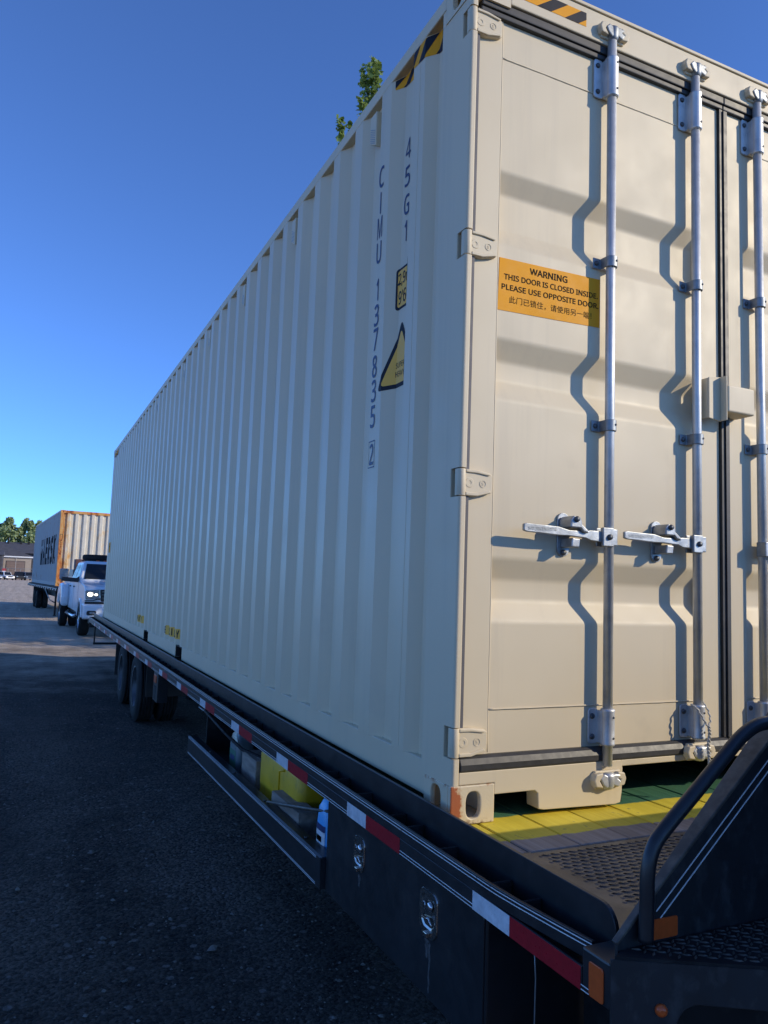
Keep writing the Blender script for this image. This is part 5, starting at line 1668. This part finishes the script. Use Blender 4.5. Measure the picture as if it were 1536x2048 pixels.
m = B(); m.box(-0.9, 0.9, 6.2, 6.32, 0.55, 0.74); m.build('rear_bumper', 'trim', pk, bevel=0.02)
# spare tyre lying on the cab roof
m = LMB(f); m.lathe([(0.0, 0.24), (-0.004, 0.27), (0.0, 0.36), (0.03, 0.40), (0.05, 0.405), (0.11, 0.405), (0.13, 0.40), (0.16, 0.36), (0.164, 0.27), (0.16, 0.24), (0.12, 0.215), (0.04, 0.215), (0.0, 0.24)], (-0.36, 3.22, 1.99), 2, 36, True, close=True)
tag(m.build('spare_tyre', 'tyre', None, fixn=True), 'black spare tyre lying flat on the white pickup cab roof', 'tyre')
m = LMB(f); m.box(-0.74, 0.5, 2.85, 2.89, 1.9585, 1.988); m.box(-0.74, 0.5, 3.55, 3.59, 1.9585, 1.988); m.build('roof_rack', 'trim', pk)

# ---- second trailer with the rusty container
YAW = radians(3.6)
OC = (-0.179, 29.0, 0.314)
g = xf(OC, YAW)
G = lambda: LMB(g)
rc = thing('rusty_container', g((1.22, 0, 0)), 'old whitish shipping container with rusty corner and faded black lettering on its side', 'shipping container')
RL, RW, RH = 11.7, 2.44, 2.872
m = G(); vs = []
pts = []; y = 0.18
while y < RL - 0.3:
    pts += [(y, 0.012), (y + 0.085, 0.012), (y + 0.14, 0.045), (y + 0.21, 0.045)]; y += 0.278
pts += [(RL - 0.15, 0.012)]
for yy, d in pts: vs += [(d, yy, 0.15), (d, yy, RH - 0.06)]
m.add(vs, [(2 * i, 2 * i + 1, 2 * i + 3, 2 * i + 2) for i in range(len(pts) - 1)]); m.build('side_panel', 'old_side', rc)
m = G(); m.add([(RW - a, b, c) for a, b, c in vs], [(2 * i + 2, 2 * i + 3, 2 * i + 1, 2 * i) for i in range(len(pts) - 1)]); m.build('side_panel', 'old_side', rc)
# corrugated end wall
m = G(); vs = []; pe = []; x = 0.13
while x < RW - 0.2:
    pe += [(x, 0.075), (x + 0.075, 0.075), (x + 0.115, 0.012), (x + 0.215, 0.012), (x + 0.255, 0.075)]; x += 0.293
for xx, d in pe: vs += [(xx, d, 0.14), (xx, d, RH - 0.10)]
m.add(vs, [(2 * i + 2, 2 * i + 3, 2 * i + 1, 2 * i) for i in range(len(pe) - 1)]); m.build('end_wall', 'old_end', rc)
m = G(); m.box(0.03, RW - 0.03, RL - 0.06, RL - 0.02, 0.1, RH - 0.05); m.build('end_wall', 'old_side', rc)
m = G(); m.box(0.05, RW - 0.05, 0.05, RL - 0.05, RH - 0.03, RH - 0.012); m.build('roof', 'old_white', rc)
for x0, x1 in ((0.0, 0.12), (RW - 0.12, RW)):
    for y0, y1 in ((0.0, 0.15), (RL - 0.15, RL)):
        m = G(); m.box(x0 + 0.004, x1 - 0.004, y0 + 0.004, y1, 0.119, RH - 0.119); m.build('corner_post', 'old_rust' if y0 == 0 else 'old_side', rc, bevel=0.01)
for left in (True, False):
    for y0 in (0.0, RL - 0.178):
        for z0 in (0.0, RH - 0.118):
            m = G(); xa = 0.0 if left else RW - 0.162
            hx = xa + 0.081; zc = z0 + 0.059
            ring_plate(m, rect_loop(xa, xa + 0.162, z0, z0 + 0.118, hx, zc, 16), oval(hx, zc, 0.032, 0.036, 16), lambda u, v, d: (u, d, v), y0, y0 + 0.02)
            m.box(xa, xa + 0.162, y0 + 0.0205, y0 + 0.178, z0, z0 + 0.118)
            m.build('corner_casting', 'old_rust', rc, fixn=True)
m = G(); m.box(0.162, RW - 0.162, 0.004, 0.10, RH - 0.115, RH - 0.006); m.build('end_rail', 'old_rust', rc, bevel=0.006)
m = G(); m.box(0.162, RW - 0.162, 0.004, 0.10, 0.01, 0.145); m.build('end_rail', 'old_rust', rc, bevel=0.006)
for x0 in (0.004, RW - 0.064):
    m = G(); m.box(x0, x0 + 0.06, 0.178, RL - 0.178, RH - 0.066, RH - 0.004); m.build('top_rail', 'old_white', rc)
    m = G(); m.box(x0, x0 + 0.06, 0.178, RL - 0.178, 0.01, 0.152); m.build('bottom_rail', 'old_side', rc)
# faded side lettering, one object per letter, following the corrugation roughly
def osurf(y):
    t_ = (y - 0.18) % 0.278
    return 0.012 if t_ < 0.085 else 0.012 + 0.033 * (t_ - 0.085) / 0.055 if t_ < 0.14 else 0.045 if t_ < 0.21 else 0.045 - 0.033 * (t_ - 0.21) / 0.068
word = 'MAERSK'; y1 = 7.7; wl = 1.12
for i, ch in enumerate(word):
    yc = y1 - (i + 0.5) * wl
    vs, fs, bb = glyph_mesh(ch, 0.05)
    # slice the glyph into narrow strips so that it bends with the ridges
    m = G()
    W_ = wl * 0.82; H_ = 1.15
    for fc in fs:
        pl = [(yc - ((vs[k][0] - bb[0]) / (bb[1] - bb[0]) - 0.5) * W_, 1.42 + ((vs[k][1] - bb[2]) / (bb[3] - bb[2]) - 0.5) * H_) for k in fc]
        lo_, hi_ = min(q[0] for q in pl), max(q[0] for q in pl)
        br = []
        n0 = math.floor((lo_ - 0.18) / 0.278) - 1
        for q in range(n0, n0 + 40):
            for o_ in (0, 0.085, 0.14, 0.21): br.append(0.18 + q * 0.278 + o_)
        br = [lo_] + [b_ for b_ in sorted(br) if lo_ + 1e-6 < b_ < hi_ - 1e-6] + [hi_]
        for a_, b_ in zip(br, br[1:]):
            pp = clip_poly(pl, a_, b_)
            if len(pp) > 2:
                m.add([(osurf(min(max(q[0], a_ + 1e-5), b_ - 1e-5)) - 0.004, q[0], q[1]) for q in pp], [tuple(range(len(pp)))])
    if m.v: m.build('letter', 'old_letter', rc)
m = G(); put_text(m, 'MSKU 2', (0.075, 0.0, 1.45), (0, 0, -1), (1, 0, 0), width=0.55, height=0.05); tag(m.build('lettering', 'decal_k', rc), kind='stuff')
m = G()
for a, b, c, d in ((0.035, 0.115, 1.72, 1.735), (0.035, 0.115, 1.94, 1.955), (0.035, 0.045, 1.735, 1.94), (0.105, 0.115, 1.735, 1.94)): m.box(a, b, 0.0015, 0.0035, c, d)
tag(m.build('check_digit_frame', 'decal_k', rc), kind='stuff')

t2 = thing('second_trailer', g((1.22, 5, -1.1)), 'dark flatbed trailer under the rusty container behind the white pickup', 'trailer')
for x0 in (-0.10, RW + 0.04):
    m = G(); m.box(x0, x0 + 0.06, -1.6, 12.6, -0.165, -0.045); m.build('side_rail', 'black_dull', t2)
m = G(); m.box(-0.098 - 0.004, -0.1005, -1.5, 12.5, -0.085, -0.07); m.build('pinstripe', 'stripe', t2)
for k in range(15):
    m = G(); m.box(-0.1045, -0.1006, -1.3 + 0.93 * k, -1.1 + 0.93 * k, -0.15, -0.10); m.build('reflective_tape', 'tape_white', t2)
m = G(); m.box(-0.0395, RW + 0.0395, -1.6, 12.6, -0.055, -0.004); m.build('deck', 'black_dull', t2)
for x0 in (0.5, 1.8):
    m = G(); m.box(x0, x0 + 0.14, -1.5, 12.4, -0.52, -0.056); m.build('main_beam', 'black_dull', t2)
m = G(); m.prism([(-1.6, -0.055), (-1.6, 0.10), (-2.3, 0.62), (-3.3, 0.62), (-3.3, 0.25), (-2.2, 0.22), (-1.9, -0.45), (-1.6, -0.45)], 0, 0.2, 2.24); m.build('gooseneck', 'black', t2, bevel=0.02)
m = G(); m.box(0.30, 1.9, -2.9, -2.5, 0.622, 0.98); m.build('front_box', 'dull_red', t2, bevel=0.02)
m = G(); m.box(0.72, 0.95, -2.906, -2.9005, 0.70, 0.84); m.build('sticker', 'red_paint', t2)
for y in (7.4, 8.7):
    for x0, x1 in ((-0.06, 0.17), (0.20, 0.43), (2.01, 2.24), (2.27, 2.5)):
        m = G(); zc = gz(OC[1] + y) - OC[2] + 0.40
        m.lathe([(x0 + 0.02, 0.22), (x0, 0.25), (x0, 0.35), (x0 + 0.03, 0.395), (x0 + 0.05, 0.40), (x1 - 0.05, 0.40), (x1 - 0.03, 0.395), (x1, 0.35), (x1, 0.25), (x1 - 0.02, 0.22)], (0, y, zc), 0, 32, True, close=True)
        ty = m.build('tyre', 'tyre', t2, fixn=True)
        if x0 in (-0.06, 2.27):
            m = G(); s_ = x0 + 0.03 if x0 < 0 else x1 - 0.03
            m.lathe([(s_, 0.222), (s_ + (0.06 if x0 < 0 else -0.06), 0.19), (s_ + (0.08 if x0 < 0 else -0.08), 0.001)], (0, y, zc), 0, 24, True, close=True); m.build('wheel_rim', 'rim', ty, fixn=True)
m = G(); m.box(-0.05, 0.4, 9.3, 9.32, -0.85, -0.17); m.build('mud_flap', 'rubber', t2)
m = G(); m.box(-0.05, 0.01, -0.75, -0.65, -1.05, -0.17); m.box(-0.07, 0.03, -0.77, -0.63, -1.08, -1.05); m.build('landing_leg', 'black_dull', t2)
m = G(); m.tube([(-0.06, 3.2, -0.17), (-0.05, 1.2, -0.55), (0.0, -0.4, -0.62)], 0.02, 8); m.build('brace', 'black', t2)

# ---- buildings across the lot
def slab(m, a, b, c, d, t_):
    m.add([a, b, c, d] + [(q[0], q[1], q[2] - t_) for q in (a, b, c, d)], [(0, 1, 2, 3), (7, 6, 5, 4), (0, 4, 5, 1), (1, 5, 6, 2), (2, 6, 7, 3), (3, 7, 4, 0)])
bz = gz(215) - 0.1
gar = thing('garage_building', (-3.2, 218, bz), 'low tan garage with two brown roller doors and charcoal roof across the lot', 'building')
m = MB(); m.box(-6.55, 0.05, 215, 228, bz, 4.95); m.build('wall', 'wall_tan', gar)
m = MB(); m.box(-6.9, 0.4, 214.55, 214.75, 4.80, 5.12); m.build('fascia', 'white_trim', gar)
rf = MB()
rf.add([(-24.0, 214.8, 5.16), (0.6, 214.8, 5.16), (0.6, 230, 5.16), (-24.0, 230, 5.16), (-24.0, 222, 8.1), (-7.2, 222, 8.1)], [(0, 1, 5, 4), (1, 2, 5), (2, 3, 4, 5), (3, 0, 4), (3, 2, 1, 0)]); rf.build('roof', 'roof_dark', gar, fixn=True)
for x0, x1 in ((-5.69, -3.58), (-3.48, -1.47)):
    m = MB(); m.box(x0 - 0.12, x1 + 0.12, 214.92, 214.99, bz, 3.92); dr = m.build('door_frame', 'wall_dark', gar)
    k = 0
    while bz + 0.55 * k < 3.75:
        z0_ = bz + 0.55 * k
        m = MB(); m.box(x0, x1, 214.84, 214.91, z0_ + 0.015, min(z0_ + 0.54, 3.78)); m.build('door_panel', 'door_brown', dr); k += 1
m = MB(); m.box(-3.56, -3.50, 214.8, 214.9, bz, 4.8); m.build('downpipe', 'white_trim', gar)
wh = thing('warehouse', (-10, 240, bz), 'long dark warehouse with charcoal roof and small roof vents behind the tan garage', 'building')
m = MB(); m.box(-45, 12, 233, 258, bz, 6.4); m.build('wall', 'wall_dark', wh)
m = MB(); m.add([(-46, 232, 6.4), (13, 232, 6.4), (13, 259, 6.4), (-46, 259, 6.4), (-46, 245, 9.75), (13, 245, 9.75)], [(0, 1, 5, 4), (2, 3, 4, 5), (1, 2, 5), (3, 0, 4), (3, 2, 1, 0)]); wr = m.build('roof', 'roof_dark', wh, fixn=True)
for x in (-14, -10, -6.25, -2.9, -0.85, 2.5):
    m = MB(); m.box(x - 0.28, x + 0.28, 243, 243.6, 9.2, 10.0); m.build('roof_vent', 'black_dull', wr, bevel=0.05)
an = thing('dark_annex', (-12, 203, bz), 'dark clad shed at the left end of the tan garage', 'building')
m = MB(); m.box(-22, -6.35, 200, 212, bz, 5.0); m.build('wall', 'wall_dark', an)
m = MB(); m.add([(-22.3, 199.6, 5.0), (-6.1, 199.6, 5.0), (-6.1, 212.4, 5.0), (-22.3, 212.4, 5.0), (-22.3, 206, 6.3), (-6.1, 206, 6.3)], [(0, 1, 5, 4), (2, 3, 4, 5), (1, 2, 5), (3, 0, 4), (3, 2, 1, 0)]); m.build('roof', 'roof_dark', an, fixn=True)
# red and white board
sg = thing('red_sign_board', (-5.6, 192, bz), 'red and white board on posts in front of the tan garage', 'sign')
m = MB(); m.box(-5.95, -5.25, 191.9, 192, 0.3, 1.75); bd = m.build('board', 'red_paint', sg)
m = MB(); m.box(-5.95, -5.25, 191.86, 191.899, 0.85, 1.2); m.build('white_band', 'white_trim', bd)
for x in (-5.9, -5.35):
    m = MB(); m.box(x, x + 0.08, 192.01, 192.09, bz, 1.7); m.build('post', 'fence', sg)
# chain link fence
fe = thing('chain_link_fence', (3, 188, gz(188)), 'grey chain link fence with top rail in front of the dark warehouse', 'fence')
for k in range(9):
    x = -12.2 + 2.5 * k
    m = MB(); m.cyl((x, 188, gz(188)), (x, 188, 1.86), 0.045, 8); m.build('fence_post', 'fence', fe)
m = MB(); m.cyl((-12.2, 188, 1.83), (7.8, 188, 1.83), 0.04, 8); m.build('top_rail', 'fence', fe)
m = MB()
for k in range(70):
    x = -12.2 + k * 0.29
    m.add([(x, 188, gz(188)), (x + 0.008, 188, gz(188)), (x + 0.0258, 188, 1.8), (x + 0.25, 188, 1.8)][:0], [])
    m.tube([(x, 188, gz(188) + 0.05), (min(x + 2.2, 7.8), 188, min(1.8, gz(188) + 0.05 + 2.45 * (min(x + 2.2, 7.8) - x) / 2.2))], 0.006, 3)
    m.tube([(x, 188.01, 1.8), (min(x + 2.2, 7.8), 188.01, max(gz(188) + 0.05, 1.8 - 2.45 * (min(x + 2.2, 7.8) - x) / 2.2))], 0.006, 3)
tag(m.build('wire_mesh', 'fence', fe), kind='stuff')

# ---- parked vehicles
def vehicle(name, loc, rz, paint, label, cat, kind='suv', ln=4.6, wd=1.9, ht=1.75):
    t_ = thing(name, (loc[0], loc[1], gz(loc[1])), label, cat, 'vehicles parked across the lot')
    h = xf((loc[0], loc[1], gz(loc[1])), rz)
    V = lambda: LMB(h)
    L = ln; hb_ = ht * 0.55
    fa, ra = 0.19 * L, 0.79 * L
    lower = [(0.02, 0.42), (0.0, 0.62), (0.06, hb_ * 0.88), (0.26 * L, hb_ + 0.02), (L - 0.05, hb_ + 0.06), (L, 0.55), (L - 0.05, 0.38)] + arch(ra, 0.36, 0.40, 10, 170, 8) + arch(fa, 0.36, 0.40, 10, 170, 8)
    m = V(); m.prism(lower, 0, -wd / 2, wd / 2); m.build('body', paint, t_, bevel=0.06, seg=3)
    m = V()
    y0, y1, y2, y3 = (0.26 * L, 0.40 * L, 0.93 * L, 0.98 * L) if kind == 'suv' else (0.26 * L, 0.40 * L, 0.62 * L, 0.66 * L) if kind == 'pickup' else (0.27 * L, 0.43 * L, 0.76 * L, 0.92 * L)
    a = wd / 2 - 0.04; b_ = wd / 2 - 0.22
    m.loft([[(-a, y0, hb_), (a, y0, hb_), (a, y3, hb_), (-a, y3, hb_)], [(-b_, y1, ht - 0.02), (b_, y1, ht - 0.02), (b_, y2, ht), (-b_, y2, ht)]])
    cb_ = m.build('cab', paint, t_, bevel=0.07, seg=3, fixn=True)
    def q(u, v, y): return None
    # glass: windscreen, back, sides lying on the cab faces
    def face(p, ins, name_):
        c = [sum(z[i] for z in p) / 4 for i in range(3)]
        n_ = (Vector(p[1]) - Vector(p[0])).cross(Vector(p[3]) - Vector(p[0])).normalized()
        m_ = V(); m_.add([tuple(Vector(z) * (1 - ins) + Vector(c) * ins + n_ * 0.012) for z in p], [(0, 1, 2, 3)]); m_.build(name_, 'glass', cb_)
    face([(-a, y0, hb_), (a, y0, hb_), (b_, y1, ht), (-b_, y1, ht)], 0.14, 'windscreen')
    face([(a, y3, hb_), (-a, y3, hb_), (-b_, y2, ht), (b_, y2, ht)], 0.2, 'rear_window')
    for sx in (-1, 1):
        pp = [(sx * a, y0 + 0.1, hb_), (sx * a, y3, hb_), (sx * b_, y2, ht), (sx * b_, y1 + 0.1, ht)]
        if sx < 0: pp = pp[::-1]
        face(pp, 0.17, 'side_window')
        m = V(); m.box(min(sx * (wd / 2 - 0.42), sx * (wd / 2 - 0.06)), max(sx * (wd / 2 - 0.42), sx * (wd / 2 - 0.06)), -0.012, 0.1, hb_ * 0.70, hb_ * 0.86); m.build('headlamp', 'lamp_lens', t_, bevel=0.015)
        for y in (fa, ra):
            m = V(); x0, x1 = sorted((sx * (wd / 2 + 0.01), sx * (wd / 2 - 0.22)))
            m.lathe([(x0, 0.001), (x0, 0.22), (x0, 0.30), (x0 + 0.04, 0.35), (x1 - 0.04, 0.35), (x1, 0.30), (x1, 0.22), (x1, 0.001)], (0, y, 0.35), 0, 20, True, close=True); m.build('wheel', 'tyre', t_, fixn=True)
    m = V(); m.box(-wd / 2 + 0.45, wd / 2 - 0.45, -0.015, 0.08, hb_ * 0.62, hb_ * 0.86); m.build('grille', 'trim', t_)
    m = V(); m.box(-wd / 2 + 0.1, wd / 2 - 0.1, -0.04, 0.1, 0.36, 0.52); m.build('bumper', 'trim' if kind == 'pickup' else paint, t_, bevel=0.03)
    if kind == 'pickup':
        m = V(); m.box(-wd / 2 + 0.12, wd / 2 - 0.12, 0.68 * L, L - 0.1, hb_ + 0.061, hb_ + 0.075); m.build('bed_cover', 'trim', t_)
    return t_
vehicle('parked_car', (-6.35, 184, 0), radians(30), 'white_car', 'small white car at the left end of the parked row', 'car', 'car', 4.3, 1.8, 1.45)
vehicle('parked_suv', (-4.05, 184.5, 0), radians(24), 'white_car', 'white sport utility vehicle with dark windows in the parked row', 'suv', 'suv')
vehicle('parked_pickup', (-1.95, 185, 0), radians(10), 'black_car', 'black parked pickup in front of the tan garage doors', 'pickup truck', 'pickup', 5.4, 2.0, 1.9)
vehicle('parked_suv', (0.0, 185, 0), radians(14), 'grey_car', 'grey blue parked sport utility vehicle right of the black pickup', 'suv', 'suv', 4.8, 1.95, 1.85)
vehicle('parked_car', (-8.9, 184, 0), radians(26), 'grey_car', 'grey blue low car left of the small white car', 'car', 'car', 4.5, 1.85, 1.5)

# ---- trees
def tree(loc, h, r, n, leaf, seed, label, mat, trunk_r=0.22, low=0.22, shape=None, group=None, clumps=26, flat=0.55):
    rnd = random.Random(seed)
    t_ = thing('poplar_tree', (loc[0], loc[1], gz(loc[1])), label, 'tree', group)
    x0, y0, z0 = loc[0], loc[1], gz(loc[1]) - 0.1
    m = MB()
    top = h * 0.9
    tp_ = [(x0 + 0.15 * noise.noise((k, seed, 0)), y0 + 0.15 * noise.noise((k, seed, 5)), z0 + top * k / 8) for k in range(9)]
    m.tube(tp_, [trunk_r * (1 - 0.93 * k / 8) for k in range(9)], 8)
    m.build('trunk', 'bark', t_)
    cl = []
    for k in range(clumps):
        u = (k + rnd.random()) / clumps
        zz = low + (1 - low) * u
        prof = (0.45 + 0.55 * sin(pi * min(1.0, u * 1.15))) if u < 0.6 else max(0.25, sin(pi * (0.5 + (u - 0.5) * 0.92)))
        a = rnd.random() * 2 * pi; rr = r * prof * rnd.uniform(0.25, 0.85)
        cl.append((x0 + rr * cos(a), y0 + rr * sin(a), z0 + h * zz * 0.98, max(0.25, r * (0.20 + 0.22 * prof * rnd.random()))))
    m = MB()
    for c in cl[::2]:
        zb = max(z0 + h * 0.12, c[2] - 0.35 * h * 0.3 - rnd.random())
        m.tube([(x0, y0, zb), ((x0 + c[0]) / 2, (y0 + c[1]) / 2, (zb + c[2]) / 2 - 0.1), (c[0], c[1], c[2])], [trunk_r * 0.3, trunk_r * 0.18, trunk_r * 0.05], 5)
    tag(m.build('limb', 'bark', t_), kind='stuff')
    m = MB(); vs, fs = [], []
    for k in range(n):
        c = cl[rnd.randrange(len(cl))]
        d = Vector((rnd.gauss(0, 1), rnd.gauss(0, 1), rnd.gauss(0, 1))).normalized() * c[3] * rnd.random() ** 0.45
        q = Vector((c[0] + d.x, c[1] + d.y, c[2] + d.z * 1.35))
        s_ = leaf * rnd.uniform(0.6, 1.25)
        a = Vector((rnd.gauss(0, 1), rnd.gauss(0, 1), rnd.gauss(0, flat))).normalized()
        b = a.cross(Vector((rnd.gauss(0, 1), rnd.gauss(0, 1), rnd.gauss(0, 1)))).normalized()
        o = len(vs)
        vs += [tuple(q - a * s_ * 0.5), tuple(q + b * s_ * 0.42 - a * s_ * 0.1), tuple(q + a * s_ * 0.62), tuple(q - b * s_ * 0.42 - a * s_ * 0.1)]
        fs.append((o, o + 1, o + 2, o + 3))
    m.add(vs, fs)
    m.build('crown', mat, t_)
    return t_
def extra_shoot(t_, base, tip, n, leaf, rad, seed):
    """a leading shoot of the crown"""
    rnd = random.Random(seed)
    m = MB(); vs, fs = [], []
    b0, b1 = Vector(base), Vector(tip)
    m.tube([base, tuple((b0 + b1) / 2 + Vector((0.08, 0, 0))), tip], [0.05, 0.03, 0.008], 6)
    o_ = m.build('shoot_stem', 'bark', t_)
    m = MB()
    for k in range(n):
        u = rnd.random(); q = b0.lerp(b1, u) + Vector((rnd.gauss(0, 1), rnd.gauss(0, 1), rnd.gauss(0, 1))) * rad * (1.05 - 0.75 * u) * (0.6 + 0.5 * noise.noise((u * 5, seed, 0)))
        s_ = leaf * rnd.uniform(0.6, 1.2)
        a = Vector((rnd.gauss(0, 1), rnd.gauss(0, 1), rnd.gauss(0, 0.7))).normalized(); b = a.cross(Vector((rnd.gauss(0, 1), rnd.gauss(0, 1), rnd.gauss(0, 1)))).normalized()
        o = len(vs)
        vs += [tuple(q - a * s_ * 0.5), tuple(q + b * s_ * 0.42 - a * s_ * 0.1), tuple(q + a * s_ * 0.62), tuple(q - b * s_ * 0.42 - a * s_ * 0.1)]
        fs.append((o, o + 1, o + 2, o + 3))
    m.add(vs, fs); tag(m.build('foliage', 'leaf', t_), kind='stuff')
GT = 'poplars beyond the container'
tr1 = tree((7.3, 18.5), 14.6, 2.6, 9000, 0.17, 11, 'green poplar whose leafy shoots rise above the roof line of the beige container', 'leaf', group=GT, clumps=48)
tree((7.6, 12.2), 9.5, 2.9, 6000, 0.20, 12, 'broad green poplar hidden behind the near half of the beige container', 'leaf', group=GT, clumps=40, low=0.16)
tree((6.9, 15.3), 9.0, 2.2, 4200, 0.20, 15, 'lower green poplar hidden behind the far half of the beige container', 'leaf', group=GT, clumps=30, low=0.16)
extra_shoot(tr1, (7.68, 18.5, 14.6), (7.50, 18.5, 17.1), 560, 0.17, 0.36, 5)
extra_shoot(tr1, (7.52, 18.6, 15.1), (7.14, 18.6, 16.85), 270, 0.16, 0.24, 6)
extra_shoot(tr1, (7.46, 18.4, 14.7), (7.00, 18.4, 15.70), 170, 0.16, 0.22, 7)
extra_shoot(tr1, (6.70, 18.5, 13.5), (6.43, 18.5, 14.90), 200, 0.16, 0.24, 8)
extra_shoot(tr1, (6.93, 18.6, 14.2), (6.82, 18.6, 14.95), 120, 0.15, 0.14, 9)
GF = 'trees beyond the buildings'
tree((-6.5, 262), 18.5, 4.3, 4200, 0.85, 21, 'tall pale green tree behind the dark warehouse, nearest the left picture edge', 'leaf_far', group=GF, clumps=30, trunk_r=0.4)
tree((-9.9, 265), 16.8, 4.0, 3600, 0.85, 22, 'pale green tree behind the warehouse partly cut by the left picture edge', 'leaf_far', group=GF, clumps=26, trunk_r=0.4)
tree((-1.4, 262), 18.3, 3.9, 4000, 0.85, 23, 'pale green tree behind the warehouse just left of the rusty container', 'leaf_far', group=GF, clumps=26, trunk_r=0.4)
tree((-3.7, 266), 13.6, 2.4, 1500, 0.75, 24, 'low pale green tree in the dip between two taller ones behind the warehouse', 'leaf_far', group=GF, clumps=20, trunk_r=0.3)
tree((1.5, 263), 18.6, 3.0, 2200, 0.75, 25, 'pale green tree behind the warehouse hidden by the rusty container', 'leaf_far', group=GF, clumps=26, trunk_r=0.4)
for k_, x_ in enumerate((-15, -21, -28, -36)):
    tree((x_, 266 + 3 * (k_ % 2)), 15.5 + 2 * (k_ % 3), 3.4, 1200, 0.9, 30 + k_, ('round', 'slender', 'broad', 'tall')[k_] + ' pale green tree far out beyond the left end of the warehouse', 'leaf_far', group=GF, clumps=20, trunk_r=0.4)
